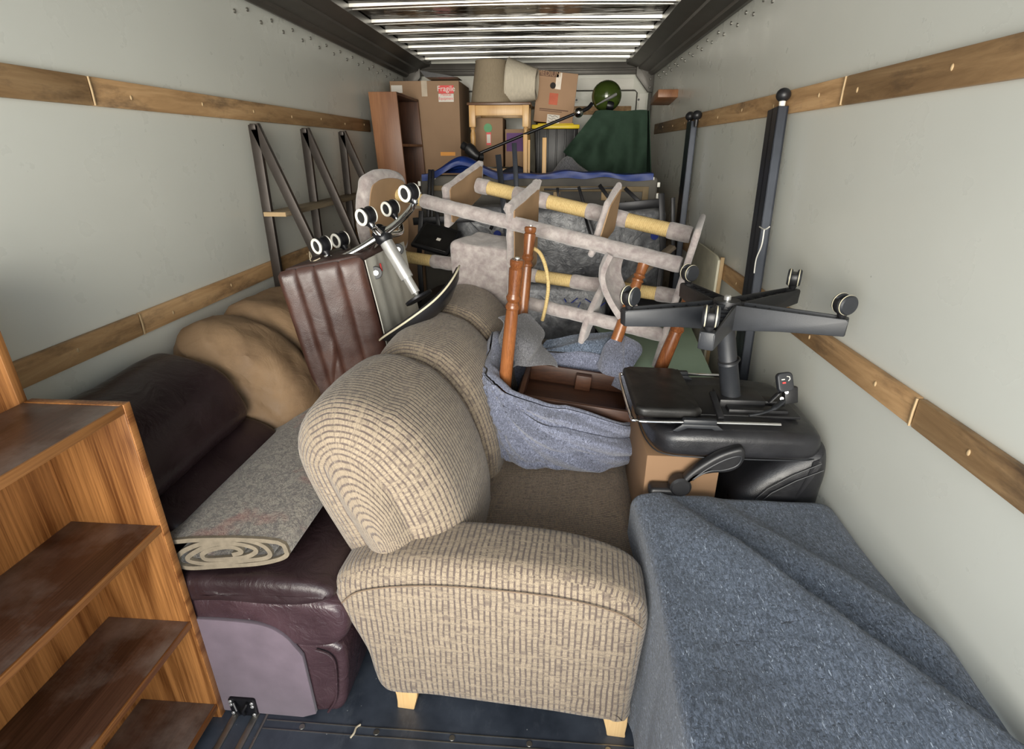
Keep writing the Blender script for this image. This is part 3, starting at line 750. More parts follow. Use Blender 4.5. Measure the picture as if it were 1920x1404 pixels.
# ------------------------------------------------------------------ casters
def caster(th, name, c, up, wax, r, mw, mh, mring, ring=True, parent=None):
    """twin-wheel caster: c wheel centre, up = direction from fork towards the wheel, wax = axle"""
    c = V(c); up = V(up).normalized(); wax = V(wax); wax = (wax-up*wax.dot(up)).normalized(); sd = up.cross(wax)
    hd = tube(NB(), [c-up*(r*1.55), c-up*(r*1.0), c-up*(r*.55)], [r*.28, r*.5, r*.62], 14)
    t = bmesh.new()
    M = Matrix(((wax.x, sd.x, up.x, c.x), (wax.y, sd.y, up.y, c.y), (wax.z, sd.z, up.z, c.z), (0, 0, 0, 1)))
    arcp = [(r*1.08*math.cos(R(a)), r*1.08*math.sin(R(a))) for a in range(150, 391, 12)]
    prism(t, arcp, -r*.34, r*.34, lambda a, b, d: M @ V((d, a, b)), r*.06)
    join(hd, t)
    root = th.part(name, hd, mh, parent)
    for s in (-1, 1):
        wc = c+wax*s*r*.50
        wl = th.part('wheel', disc(NB(), wc, wax, r, r*.52, 24, .28), mw, root)
        if ring: th_ring(th, wl, wc+wax*s*r*.25, wax, r, mring)
        elif mring: th.part('tread', torus(NB(), wc-wax*s*r*.02, wax, r*.97, r*.07, 24, 8), mring, root)
def th_ring(th, wl, c, wax, r, m):
    # rings sit on the wheel face; third level below the caster
    o = th.part('wheel_ring', torus(NB(), c, wax, r*.80, r*.17, 24, 8), m, wl.parent)

# ------------------------------------------------------------------ office chair upside down
HB = P(1362, 572, Y=1.69)
oc = Thing('office_chair', 'black office chair turned upside down with wheels in the air, by the right wall', 'chair', (.6, 1.7, .74))
star = NB(); hub = HB.copy()
lathe(star, hub-V((0, 0, .05)), hub+V((0, 0, .018)), [(0, .036), (.3, .045), (.7, .045), (1, .040)], 24)
base = oc.part('wheel_base', star, M_BLACKP)
tips = []
for px, py, Z in ((1172, 588, 1.185), (1326, 632, 1.185), (1584, 606, 1.19), (1508, 545, 1.19), (1286, 538, 1.19)):
    q = P(px, py, Z=Z); d = q-hub
    if d.length > .345: q = hub+d*(.345/d.length)
    tips.append(q); d = (q-hub); dn = d.normalized(); M = frame(hub, dn, (0, 0, 1)); L = d.length
    b = NB()
    # tapering hollow arm: two side walls, web and ribs
    for s in (-1, 1): prism(b, [(.02, .012), (L, .016), (L+.008, .010), (L+.006, -.034), (L*.5, -.050), (.02, -.072)], s*.026-.004, s*.026+.004, lambda x, y, z, M=M, L=L: M @ V((x, y, z*(1.15-.45*x/L))), .002)
    prism(b, [(.02, -.062), (L*.5, -.044), (L, -.030), (L, -.036), (L*.5, -.051), (.02, -.072)], -.024, .024, lambda x, y, z, M=M, L=L: M @ V((x, y, z*(1.15-.45*x/L))), .001)
    for i in range(7):
        x = .04+i*(L-.06)/6.5; box(b, (x, -.030, -.022), (x+.003, .006, .022), 0, 1, M @ Matrix.Rotation(R(25 if i % 2 else -25), 4, 'Y') if False else M)
    box(b, (L-.024, -.036, -.020), (L+.008, .016, .020), .005, 2, M)
    oc.part('base_arm', b, M_GREYP if py > 580 else M_BLACKP)
waxs = [(.75, -.65, 0), (.95, -.25, .0), (.25, -1, 0), (.9, -.4, 0), (.45, -.9, 0)]
for q, wx in zip(tips, waxs):
    c0 = q-(q-hub).normalized()*.012
    caster(oc, 'caster', c0+V((0, 0, .055)), (0, 0, 1), wx, .0285, M_GREYP, M_BLACKP, M_CREAM, ring=False)
oc.part('hub_socket', disc(NB(), hub+V((0, 0, .022)), (0, 0, 1), .011, .02, 18), M_SILVER)
cb = P(1370, 742, Y=1.71)
bm = lathe(NB(), hub-V((0, 0, .04)), cb, [(0, .024), (.12, .024), (.13, .0295), (.52, .0295), (.53, .031), (.56, .0335), (.575, .031), (1, .0325)], 24)
oc.part('gas_column', bm, M_GREYP)
oc.part('column_ring', torus(NB(), hub.lerp(cb, .58), cb-hub, .032, .004, 24, 8), M_BLACKP)
oc.part('seat_pan', box(NB(), (.40, 1.60, .842), (.82, 1.84, .852), .003), M_BLACKP)
mech = box(NB(), (cb.x-.05, 1.66, .848), (cb.x+.10, 1.76, .878), .005)
box(mech, (cb.x-.03, 1.62, .846), (cb.x+.16, 1.66, .862), .003); box(mech, (cb.x+.08, 1.68, .85), (.80, 1.73, .868), .004)
oc.part('tilt_mechanism', mech, M_BLACKP)
oc.part('lever', tube(NB(), smooth_open([V((cb.x+.02, 1.58, .862)), V((cb.x+.06, 1.585, .870)), V((cb.x+.10, 1.60, .880)), V((cb.x+.14, 1.63, .895))]), [.006]*16+[.010]*9, 10, flat=.7), M_GREYP)
oc.part('spring_bar', beam(NB(), P(1335, 735, Y=1.66), P(1352, 785, Y=1.545), .02, .014, bev=.003), M_BLACKP)
sp_ = [(-.295, 0), (-.285, .14), (-.24, .215), (-.1, .235), (.1, .235), (.25, .22), (.29, .15), (.30, 0), (.29, -.15), (.25, -.215), (.1, -.235), (-.1, -.235), (-.24, -.215), (-.285, -.14)]
so = smooth_closed([(a*.93+.603, b+1.722) for a, b in sp_], 90)
seat_o = oc.part('seat', rough_up(pillow(NB(), so, .745, .845, .034, lambda a, b, c: V((a, b, c-.018*((a-.6)/.28)**2*(1 if c > .79 else .4))), bulge=.004), .003, 9), M_LBLACK)
ed = [V((p.x, p.y, .757-.018*((p.x-.6)/.28)**2*.4)) for p in so]
oc.part('piping', tube(NB(), [V((p.x+(p.x-.603)*.004, p.y+(p.y-1.722)*.004, p.z)) for p in ed], .0022, 6, closed=True), M_GREYP, seat_o)
# sliding footrest
fo = smooth_closed([(a+.385, b+1.715) for a, b in rrect(.215, .36, .035)], 70)
oc.part('footrest_pad', pillow(NB(), fo, .862, .898, .014, lambda a, b, c: V((a, b+(a-.385)*.10, c-(a-.385)*.06)), bulge=.006), M_LPAD)
fr_ = [V((.73, 1.535, .856)), V((.50, 1.525, .860)), V((.32, 1.515, .862)), V((.285, 1.522, .862)), V((.268, 1.55, .863)), V((.268, 1.86, .863)), V((.285, 1.90, .862)), V((.32, 1.912, .862)), V((.50, 1.92, .860)), V((.69, 1.925, .856))]
pts = smooth_open(fr_, 5)
oc.part('footrest_rail', tube(NB(), pts, .0058, 10), M_CHROME, label='bright chrome rail round the footrest')
for yy in (1.524, 1.918):
    b = box(NB(), (.425, yy-.012, .853), (.53, yy+.012, .874), .006)
    prism(b, [(.395, .835), (.425, .858), (.53, .858), (.56, .835), (.545, .832), (.515, .845), (.44, .845), (.41, .832)], yy-.014, yy-.008, YF, .001)
    oc.part('rail_clamp', b, M_GREYP)
# backrest hanging below the right end of the seat
bo = smooth_closed([(.66, .36), (.625, .50), (.635, .60), (.69, .68), (.77, .74), (.855, .79), (.895, .76), (.902, .60), (.895, .42), (.80, .30)], 70)
bk_ = oc.part('backrest', rough_up(pillow(NB(), bo, 1.50, 1.95, .06, YF, bulge=.01, nd=5), .005, 8), M_LBLACK)
oc.part('stitching', tube(NB(), [V((p.x, 1.494, p.y)) for p in [V(a) for a in [(.66, .42), (.648, .50), (.665, .58), (.715, .645), (.785, .70), (.86, .745)]]], .0018, 6), M_GREYP, bk_)
oc.part('stitching', tube(NB(), [V((p.x, 1.492, p.y)) for p in [V(a) for a in [(.675, .42), (.664, .50), (.682, .57), (.728, .63), (.795, .68), (.87, .722)]]], .0018, 6), M_GREYP, bk_)
for yy, nm in ((1.455, 'armrest'), (1.965, 'armrest')):
    outer = [(.425, .665), (.44, .70), (.475, .74), (.53, .785), (.585, .81), (.605, .805), (.612, .775), (.60, .742), (.57, .722), (.52, .715), (.475, .700), (.452, .672)]
    o2 = smooth_closed(outer, 60)
    a_ = oc.part(nm, pillow(NB(), o2, yy, yy+.035, .012, YF, capr=4), M_BLACKP)
    inn = smooth_closed([(.462, .692), (.50, .733), (.55, .770), (.592, .785), (.597, .768), (.585, .748), (.55, .733), (.51, .727), (.478, .708)], 50)
    oc.part('armrest_rim', tube(NB(), [V((p.x, yy-.001, p.y)) for p in inn], .0025, 6, closed=True), M_GREYP, a_)
    oc.part('armrest_pivot', disc(NB(), (.43, yy+.018, .66), (0, 1, 0), .034, .045, 24), M_BLACKP, a_)
    oc.part('arm_pad', pillow(NB(), [(a+.385, b+.632) for a, b in rrect(.10, .04, .015)], yy, yy+.05, .012, YF), M_BLACKP, a_)
# massage remote hung at the side
rm = P(1471, 716, Y=1.62); Mr = frame(rm, (.93, .1, .12), (-.1, .35, .93))
rmt = oc.part('remote_control', pillow(NB(), rrect(.050, .062, .014), -.010, .010, .005, lambda a, b, c: Mr @ V((a, b, c)), capr=3), M_GREYP)
oc.part('button_row', box(NB(), (-.014, .008, .0105), (-.004, .011, .0125), 0, 1, Mr), M_WHITE, rmt)
oc.part('button_arc', tube(NB(), [Mr @ V(q) for q in ((.004, .018, .011), (.012, .016, .011), (.013, .008, .011), (.007, .003, .011))], .0014, 6), M_WHITE, rmt)
oc.part('button', box(NB(), (-.012, -.004, .0105), (-.002, .001, .0125), 0, 1, Mr), M_RED, rmt)
p0 = P(1462, 735, Y=1.62); p1 = P(1444, 752, Y=1.62); hx = []
for i in range(140):
    t = i/139; a = t*2*math.pi*11; c_ = p0.lerp(p1, t); hx.append(c_+V((math.cos(a)*.007, math.sin(a)*.007, math.cos(a)*.004)))
oc.part('coiled_cord', tube(NB(), hx, .0019, 5), M_BLACKP)
bb = box(NB(), (-.022, -.028, -.012), (.022, .028, .012), .004, 2, frame(P(1481, 740, Y=1.66), (.9, .1, .1), (0, .2, 1)))
bx_ = oc.part('bracket_box', bb, M_BLACKP)
for px, py in ((1475, 735), (1466, 747)): oc.part('screw_head', disc(NB(), P(px, py, Y=1.632), (-.3, -1, .2), .006, .004, 14), M_SILVER, bx_)

# ------------------------------------------------------------------ bar stool upside down
st = Thing('bar_stool', 'black and chrome swivel stool upside down with five white-ringed casters', 'stool', tuple(P(783, 585, Y=2.05)))
hb = P(716, 440, Y=2.16); sc_ = P(784, 556, Y=2.10)
ax = (sc_-hb).normalized(); mj = (RT*.85+UP*.5); mj = (mj-ax*mj.dot(ax)).normalized(); mn = ax.cross(mj).normalized()
if mn.dot(FW) < 0: mn = -mn
mn = (mn - ax*.12).normalized()
st.part('hub', ball(lathe(NB(), hb-ax*.03, hb+ax*.035, [(0, .02), (.2, .036), (.8, .036), (1, .028)], 20), hb-ax*.02, .026, 10), M_BLACKM)
ln = (sc_-hb).length
st.part('gas_lift', lathe(NB(), hb+ax*.03, hb+ax*ln*.70, [(0, .025), (.05, .027), (.9, .027), (1, .026)], 20), M_SILVER)
st.part('lift_rod', lathe(NB(), hb+ax*ln*.69, hb+ax*ln, [(0, .018), (.8, .018), (.82, .010), (1, .005)], 16), M_SILVER)
cp = [(767, 361), (732, 390), (687, 405), (638, 449), (603, 459)]
angs = [8, 66, 106, 226, 188]
cpY = [2.10, 2.34, 2.02, 2.32, 2.12]
for (px, py), Yc in zip(cp, cpY):
    c = P(px, py, Y=Yc); dd = c-hb; al = dd.dot(ax); rad = (dd-ax*al)
    e = c+ax*.045
    pts = smooth_open([hb+ax*.0, hb+rad*.45+ax*.004, hb+rad*.85-ax*.002, hb+rad*1.02+ax*(al*.35), e+ax*.0], 6)
    st.part('base_arm', tube(NB(), pts, [.0155-.005*i/len(pts) for i in range(len(pts))], 12), M_CHROME)
    caster(st, 'caster', c, -ax, (RT*-.75-FW*.66), .033, M_BLACKP, M_BLACKM, M_WHITE)
# saddle seat seen edge-on, resting on the sofa back
A = P(716, 638, Y=1.92); B = P(884, 507, Y=2.12)
Ld = (B-A); Lh = Ld.length; ex = Ld.normalized(); ez = (-ax-ex*(-ax).dot(ex)).normalized(); ey = ez.cross(ex)
if ey.dot(FW) < 0: ey = -ey
def saddle(u, v, off=0.0):
    a = 2*math.pi*u; rr = v
    s_ = .5+.5*math.cos(a)*rr*(1.0); wy = math.sin(a)*rr*.175
    z = .085*(2*s_-1)**2*.55*(1 if s_ > .5 else .35)*1.3 - .018*(1-rr**3) + off
    return A+ex*(Lh*s_)+ey*(wy+.175)+ez*z
bm = NB(); n = 48; rows = []
cfg = [(0.001, .016), (.3, .016), (.6, .016), (.85, .014), (.96, .009), (1.0, 0), (.97, -.012), (.86, -.022), (.5, -.030), (0.001, -.032)]
for v_, o_ in cfg: rows.append([bm.verts.new(saddle(i/n, v_, o_)) for i in range(n)])
for a_, b_ in zip(rows, rows[1:]):
    for i in range(n): bm.faces.new((a_[i], a_[(i+1) % n], b_[(i+1) % n], b_[i]))
st.part('seat', bm, M_LBLACK)
st.part('chrome_trim', tube(NB(), [saddle(i/60, 1.03, -.006) for i in range(60)], .0042, 8, closed=True), M_CREAM)
st.part('seat_plate', disc(NB(), sc_+ax*.006, ax, .06, .012, 24), M_BLACKM)

# ------------------------------------------------------------------ brown leather ottoman on its side
ot = Thing('leather_ottoman', 'red brown channelled leather ottoman tipped on its end, wheels showing, between the sofas', 'ottoman', tuple(P(640, 700, Y=2.15)))
O = P(524, 512, Y=1.97); Ux = P(676, 484, Y=2.06)-O; Dn = (P(606, 758, Y=2.0)-O)
W = P(738, 455, Y=2.42)-P(676, 484, Y=2.06)
wl_ = Ux.length; Dn = Dn.normalized()*.74
def OF(a, b, c): return O+Ux*(a/wl_)+Dn*(b/.74)*1.0+W*(c)
chan = []
edges = [(0.0, .055), (.055, .155), (.155, .285), (.285, wl_)]
for i, (a0, a1) in enumerate([(0.0, wl_*.20), (wl_*.20, wl_*.42), (wl_*.42, wl_*.72), (wl_*.72, wl_)]):
    def cf(u, v, a0=a0, a1=a1, i=i):
        x = abs(2*u-1); y_ = abs(2*v-1)
        h = .045*(1-x**5)**.5*(1-y_**14)**.5
        w_ = .0035*nz((u*1.0, v*4.5, i*3), 2.0)+(.008*math.exp(-((v-.72+.25*u)/.03)**2)-.007*math.exp(-((v-.66+.25*u)/.035)**2) if i == 1 else 0)
        return OF(a0+(a1-a0)*u, .74*v, .006-h+w_)
    ot.part('channel', grid(NB(), 28, 60, cf, .01), M_LBROWN)
    if i: ot.part('piping', tube(NB(), [OF(a0, y, -.012) for y in (.01, .2, .4, .72)], .0032, 6), M_LBROWN)
ot.part('side_top', rough_up(pillow(NB(), [(x+wl_/2, y+.5) for x, y in rrect(wl_-.01, .94, .03)], -.012, .07, .02, lambda a, b, c: O+Ux*(a/wl_)+W*b+Dn.normalized()*c, bulge=.006), .006, 9), M_LTOP)
def under_f(u, v):
    a = OF(wl_+.004, .012+.70*u, .03+1.22*v*(1-.55*max(0, u-.5)))
    n_ = Ux.normalized(); s_ = math.sin(v*math.pi)
    return a-n_*(.010*s_+.005*nz((v*2.2, u*.8, 0), 3))+n_*.008
ot.part('dust_cover', grid(NB(), 24, 40, under_f, .004), M_SKIN, label='grey sagging cloth underside')
ot.part('frame', box(NB(), (0, 0, 0), (1, 1, 1), .01, 2, Matrix.Translation(OF(.05, .02, .08)) @ Matrix(((Ux.x*.8, Dn.x*.95, W.x*.82, 0), (Ux.y*.8, Dn.y*.95, W.y*.82, 0), (Ux.z*.8, Dn.z*.95, W.z*.82, 0), (0, 0, 0, 1)))), M_LTOP)
for px, py, Yc in ((700, 512, 2.14), (742, 468, 2.40)):
    c = P(px, py, Y=Yc); n_ = Ux.normalized(); ap = c-n_*.03
    f_ = ot.part('caster_fork', beam(beam(NB(), c-n_*.03-Dn.normalized()*.03+V((0, .02, 0)), c+n_*.004+V((0, .02, 0)), .012, .006, bev=.001), c-n_*.035-Dn.normalized()*.04, c-n_*.035+Dn.normalized()*.015, .035, .006, n_, .001), M_SILVER)
    ot.part('caster_wheel', disc(NB(), c+n_*.01, V((.35, -.9, .1)), .026, .014, 24), M_BLACKP, f_)
    ot.part('wheel_hub', disc(NB(), c+n_*.01+V((.003, -.009, .001)), V((.35, -.9, .1)), .011, .004, 16), M_SILVER, f_)
ot.part('red_patch', disc(NB(), OF(wl_+.006, .07, .42), Ux, .017, .006, 14), M_RED)
solo('twine', tube(NB(), smooth_open([P(576, 492, Y=2.06), P(584, 482, Y=2.10), P(580, 472, Y=2.12), P(583, 490, Y=2.05), P(592, 488, Y=2.05), P(600, 484, Y=2.07)], 4), .0022, 6), M_CREASE, 'loose end of pale twine lying on the tipped brown ottoman', 'twine')

# ------------------------------------------------------------------ upside-down table wrapped in a felt blanket
tbx = Thing('turned_leg_table', 'wooden table upside down on the sofa seat with four turned legs in the air', 'table', (.12, 2.1, .5))
top = NB(); Mt = Matrix.Translation((.13, 2.10, .62)) @ Matrix.Rotation(R(6), 4, 'Y') @ Matrix.Rotation(R(-3.5), 4, 'Z')
box(top, (-.27, -.22, -.02), (.27, .22, .02), .01, 3, Mt)
tbx.part('tabletop', top, M_TABLEWOOD)
for a, b in (((-.23, -.19, .02), (.23, -.17, .10)), ((-.23, .17, .02), (.23, .19, .10)), ((-.25, -.19, .02), (-.23, .19, .10)), ((.23, -.19, .02), (.25, .19, .10))):
    tbx.part('apron', box(NB(), a, b, .003, 2, Mt), M_TABLEWOOD)
tbx.part('corner_block', box(NB(), (-.02, .13, .02), (.05, .17, .09), .003, 2, Mt), M_TABLEWOOD)
prof = [(0, .026), (.02, .0265), (.48, .0255), (.62, .0245), (.70, .0225), (.705, .026), (.72, .0275), (.735, .0225), (.745, .020), (.76, .026), (.775, .0275), (.79, .0225), (.80, .0215), (.90, .0255), (.945, .0265), (.955, .0215), (.965, .025), (.99, .0265), (1, .022)]
for (x0, y0, x1, y1, Y0_, Y1_) in ((948, 705, 970, 486, 1.95, 1.92), (978, 600, 995, 425, 2.32, 2.38), (1178, 575, 1212, 480, 2.36, 2.42), (1228, 715, 1300, 545, 1.99, 1.97)):
    a = P(x0, y0, Y=Y0_); b = P(x1, y1, Y=Y1_); d = (b-a).normalized()
    sc2 = 1.0
    lg = tbx.part('leg', lathe(NB(), a-d*.16, b, prof, 24), M_LEG)
    tbx.part('foot_glide', disc(NB(), b+d*.004, d, .009, .006, 12), M_SILVER, lg)
# sack of felt around it
def sack(u, v):
    a = 2*math.pi*u; ca, sa = math.cos(a), math.sin(a)
    ex_ = 3.4; rr = 1/((abs(ca)**ex_+abs(sa)**ex_)**(1/ex_)); h = v
    bellyx = .315+.03*math.sin(h*math.pi); bellyy = .285+.03*math.sin(h*math.pi)
    tuck = .74+.26*math.sin(min(1, h/.14)*math.pi/2)
    rim = .27+.15*max(0, -ca)**1.5+.03*max(0, sa)-.07*max(0, ca)*max(0, -sa)*2+.015*math.sin(5*a+1)
    # swags fanning out from the front left leg
    da = (a-R(222)+math.pi) % (2*math.pi)-math.pi
    dx, dz = da*.33, (h-1.02)*.36
    r_ = math.hypot(dx, dz); ph = math.atan2(dx, -dz)
    def saw(t):
        f = t-math.floor(t); return (f/.82 if f < .82 else (1-f)/.18)
    w_ = min(1, r_/.12)*math.exp(-(r_/.85)**2)
    fold = w_*(.12*(saw(ph*2.3+.35+r_*.8)-.5)+.05*(saw(ph*4.9+.2-r_*1.6)-.5))
    w2 = max(0, math.cos(a-R(330)))**2; fold += .05*w2*(saw(h*2.1+da*.9+.3)-.5)
    fold *= min(1, h/.10+.25)
    f2 = .05*nz((ca*.6, sa*.6, h*.5), 2.4, 4)
    pleat = -.09*math.exp(-(dx+.045-.05*(1-h))**2/.0004)*min(1, (1.02-h)*3+.2)*h
    s_ = tuck+fold+f2+pleat
    x = .065+bellyx*rr*ca*s_; y = 2.10+bellyy*rr*sa*s_
    z = .468+rim*h+.012*math.sin(3*a)*h
    x -= .03*h*max(0, -ca)
    return V((x, y, z))
def sack_in(u, v):
    p = sack(u, 1.0); c = V((.12, 2.1, p.z)); k = min(1, v*1.1)
    return p.lerp(c, .02+.20*v)+V((0, 0, .018*math.sin(v*math.pi)-.10*v*v))
bl = Thing('wrapping_blanket', 'light blue grey felt blanket bundled round the upside-down table on the tweed sofa seat', 'blanket', (.12, 2.1, .48))
bl.part('outer_wrap', grid(NB(), 300, 56, sack, .0), M_FELT2)
bl.part('rolled_rim', grid(NB(), 220, 12, sack_in, .0), M_FELT2)
def swag(a0, a1, h0, h1, off, k, nm='fold_layer'):
    def fn(u, v):
        a = (a0+(a1-a0)*u)/360; lo = h0[0]+(h0[1]-h0[0])*u+h0[2]*math.sin(u*math.pi); hi = h1[0]+(h1[1]-h1[0])*u+h1[2]*math.sin(u*math.pi)
        h = lo+(hi-lo)*v; p = sack(a, h); q = V((.065, 2.10, p.z)); n_ = (p-q).normalized()
        return p+n_*(off*(.25+.75*math.sin(math.pi*min(1, .10+.9*v))**.7)*(.3+.7*math.sin(u*math.pi)**.4)+.006*nz(p, 9, k))
    bl.part(nm, grid(NB(), 60, 20, fn, .004), M_FELT2)
swag(212, 345, (.30, .05, -.05), (.70, .42, -.10), .030, 1)
swag(216, 352, (.62, .50, -.12), (.93, .80, -.10), .034, 2)
swag(205, 300, (.05, .0, .02), (.38, .10, .02), .026, 3)
swag(180, 236, (.25, .45, .0), (1.0, 1.0, .0), .022, 4)
# loose flaps
def flap(p00, p10, p11, p01, bend, k, M_, nm, lab=None, fr=3.0, amp=.02):
    def fn(u, v):
        p = p00.lerp(p10, u).lerp(p01.lerp(p11, u), v)
        return p+bend*(math.sin(u*math.pi)*math.sin(v*math.pi*.9))+V((amp*math.sin(v*fr*3+u*5+k), amp*.8*math.sin(u*fr*2.7+k*2), amp*.7*math.sin(u*fr+v*fr*2+k)))+V((0, 0, 0))
    bl.part(nm, grid(NB(), 30, 30, fn, .006), M_, label=lab)
flap(P(930, 600, Y=2.08), P(1000, 590, Y=2.25), P(1036, 690, Y=2.16), P(960, 690, Y=2.02), V((.02, -.06, .03)), .4, M_FELT3, 'loose_flap', 'grey side of the blanket folded out')
flap(P(1112, 690, Y=2.32), P(1160, 620, Y=2.38), P(1200, 650, Y=2.30), P(1180, 712, Y=2.18), V((0, -.05, .03)), 1.4, M_FELT2, 'loose_flap', amp=.012)
flap(P(1020, 640, Y=2.42), P(1170, 615, Y=2.5), P(1165, 668, Y=2.38), P(1030, 660, Y=2.36), V((0, -.03, .02)), 2.1, M_FELT, 'loose_flap', amp=.012)

# ------------------------------------------------------------------ carpeted cat tree lying on its side
A5 = V((.56, 2.35, 1.19)); A1 = V((-.877, 2.9, 1.446)); CD = (A5-A1).normalized()
ct = Thing('cat_tree', 'tall cat tree with grey plush platforms and rope posts lying across the furniture', 'cat tree', (-.1, 2.5, .95))
def pole(x0, y0, Ya, x1, y1, Yb, segs, r=.036):
    a = P(x0, y0, Y=Ya); b = P(x1, y1, Y=Yb); a0 = a
    for t0, t1, kind in segs:
        p, q = a.lerp(b, t0), a.lerp(b, t1); rr = r if kind == 'p' else r*.90
        N = max(4, int((q-p).length/.012)); d = (q-p)/N
        bm = tube(NB(), [p+d*i for i in range(N+1)], [rr*.93 if i in (0, N) and kind == 'p' else rr for i in range(N+1)], 20)
        if kind == 'p':
            rough_up(bm, .0028, 26, x0); ct.part('plush_post', bm, M_PLUSH)
        else: ct.part('rope_post', bm, M_SISAL)
def xr(x0, x1, *xs): return [(x-x0)/(x1-x0) for x in xs]
k_ = xr(724, 1277, 724, 748, 806, 1277)
pole(724, 359, 2.92, 1277, 497, 2.35, [(k_[0], k_[1], 'p'), (k_[1], k_[2], 's'), (k_[2], 1, 'p')], .0345)
k_ = xr(895, 1296, 895, 920, 973, 1041, 1114, 1150, 1187, 1258, 1296)
pole(895, 347, 3.05, 1296, 441, 2.65, [(0, k_[1], 'p'), (k_[1], k_[2], 's'), (k_[2], k_[3], 'p'), (k_[3], k_[4], 's'), (k_[4], k_[6], 'p'), (k_[6], k_[7], 's'), (k_[7], 1, 'p')], .040)
k_ = xr(749, 1270, 764, 820, 1028, 1091, 1168, 1235)
pole(749, 480, 3.05, 1270, 556, 2.62, [(0, k_[0], 'p'), (k_[0], k_[1], 's'), (k_[1], k_[2], 'p'), (k_[2], k_[3], 's'), (k_[3], k_[4], 'p'), (k_[4], k_[5], 's'), (k_[5], 1, 'p')], .037)
pole(974, 564, 2.52, 1247, 629, 2.30, [(0, 1, 'p')], .031)
def board(cx, cy, cY, pts, th, nrm=CD, name='platform', face=1):
    """platform whose outline is given by pixels on the plane through the given point"""
    c = P(cx, cy, Y=cY); n_ = nrm.normalized()
    ws = [P(x, y, pl=(c, n_)) for x, y in pts]
    u_ = n_.orthogonal().normalized(); v_ = n_.cross(u_)
    loc = [((q-c).dot(u_), (q-c).dot(v_)) for q in ws]
    F_ = lambda a, b, d: c+u_*a+v_*b+n_*d
    sm = smooth_closed(loc, 110) if len(loc) > 4 else None
    o_ = sm or loc
    bm = pillow(NB(), o_, -th, 0, th*.49, F_, capr=3, seg=6)
    rough_up(bm, .004, 20, cx)
    root = ct.part(name, bm, M_PLUSH)
    cen = sum((V((a[0], a[1])) for a in o_), V((0, 0)))/len(o_)
    inn = [cen+(V((a[0], a[1]))-cen)*.84 for a in o_]
    if face: ct.part('fibreboard_face', prism(NB(), inn, .0, .006, F_), M_MDF, root, 'bare brown board on the platform underside')
    return root
def corners(pts, n=3, r=.18):
    """round the corners of a pixel polygon"""
    out = []; k = len(pts)
    for i in range(k):
        p = V(pts[i]); a = V(pts[i-1]); b = V(pts[(i+1) % k])
        for t in (r, r*.45): out.append(p.lerp(a, t) if t != 0 else p)
        for t in (r*.45, r): out.append(p.lerp(b, t))
    return out
board(745, 390, 2.90, [(688, 345), (700, 328), (722, 320), (748, 322), (763, 335), (766, 380), (770, 430), (766, 466), (745, 478), (700, 472), (688, 450), (683, 400)], .070)
board(832, 376, 2.79, corners([(836, 352), (908, 300), (906, 368), (842, 430)], r=.12), .034)
board(962, 418, 2.63, corners([(958, 384), (1014, 336), (1008, 500), (960, 560)], r=.08), .034)
board(1122, 445, 2.50, corners([(1142, 382), (1168, 340), (1152, 432), (1110, 486)], r=.14), .028)
c5 = V((.58, 2.36, 1.20)); u5 = V((-CD.y, CD.x, 0)).normalized(); v5 = u5.cross(CD); v5 = -v5 if v5.z < 0 else v5
D5 = (CD+(c5-V((0, 0, CAM_H))).normalized()*.085).normalized(); w5 = V((-D5.y, D5.x, 0)).normalized(); x5 = w5.cross(D5); x5 = -x5 if x5.z < 0 else x5
F5 = lambda a, b, d: c5+w5*a+x5*b+D5*d
ct.part('base_board', rough_up(pillow(NB(), [(a+.19, b-.17) for a, b in rrect(.60, .66, .03)], -.006, .020, .0125, F5, capr=4), .003, 20), M_PLUSH)
# condo box
c3_ = P(962, 418, Y=2.63)-CD.normalized()*.03
bx0 = [P(842, 453, Y=2.74), P(953, 470, pl=(c3_, CD)), P(956, 592, pl=(c3_, CD)), P(848, 562, Y=2.70)]
dp = u5*.30+V((0, 0, .015))
bm = NB(); vs = [bm.verts.new(q) for q in bx0]+[bm.verts.new(q+dp) for q in bx0]
for f in ((0, 1, 2, 3), (7, 6, 5, 4), (0, 4, 5, 1), (1, 5, 6, 2), (2, 6, 7, 3), (3, 7, 4, 0)): bm.faces.new([vs[i] for i in f])
bmesh.ops.recalc_face_normals(bm, faces=bm.faces)
bmesh.ops.subdivide_edges(bm, edges=bm.edges[:], cuts=9, use_grid_fill=True)
bmesh.ops.bevel(bm, geom=[e for e in bm.edges if e.calc_face_angle(0) > R(30)], offset=.018, segments=3, affect='EDGES', profile=.5)
rough_up(bm, .010, 9); rough_up(bm, .004, 25, 5)
ct.part('condo_box', bm, M_PLUSH)
# curved perch and small step
def perch(u, v):
    a = P(1132, 470, Y=2.46).lerp(P(1150, 590, Y=2.36), v)
    w_ = V((.10, .20, .0))
    return a+w_*(u-.2)+CD*(.075*math.sin(v*math.pi)*-.8+.04*(2*u-1)**2)
ct.part('curved_perch', rough_up(grid(NB(), 20, 26, perch, .024), .003, 22), M_PLUSH)
c6 = P(1102, 600, Y=2.41)
ct.part('small_step', rough_up(pillow(NB(), smooth_closed([(x, y) for x, y in ((-.05, -.09), (-.02, -.12), (.04, -.09), (.16, .06), (.20, .14), (.16, .16), (.06, .10), (-.03, .02))], 60), -.014, .014, .012, lambda a, b, d: c6+u5*a+v5*b+CD*d, capr=4), .003, 22), M_PLUSH)
rp = smooth_open([P(997, 464, Y=2.40), P(1012, 474, Y=2.36), P(1023, 500, Y=2.33), P(1028, 535, Y=2.32), P(1024, 570, Y=2.34), P(1017, 600, Y=2.38)], 8)
ct.part('hanging_rope', tube(NB(), rp, .0085, 10), M_SISAL)
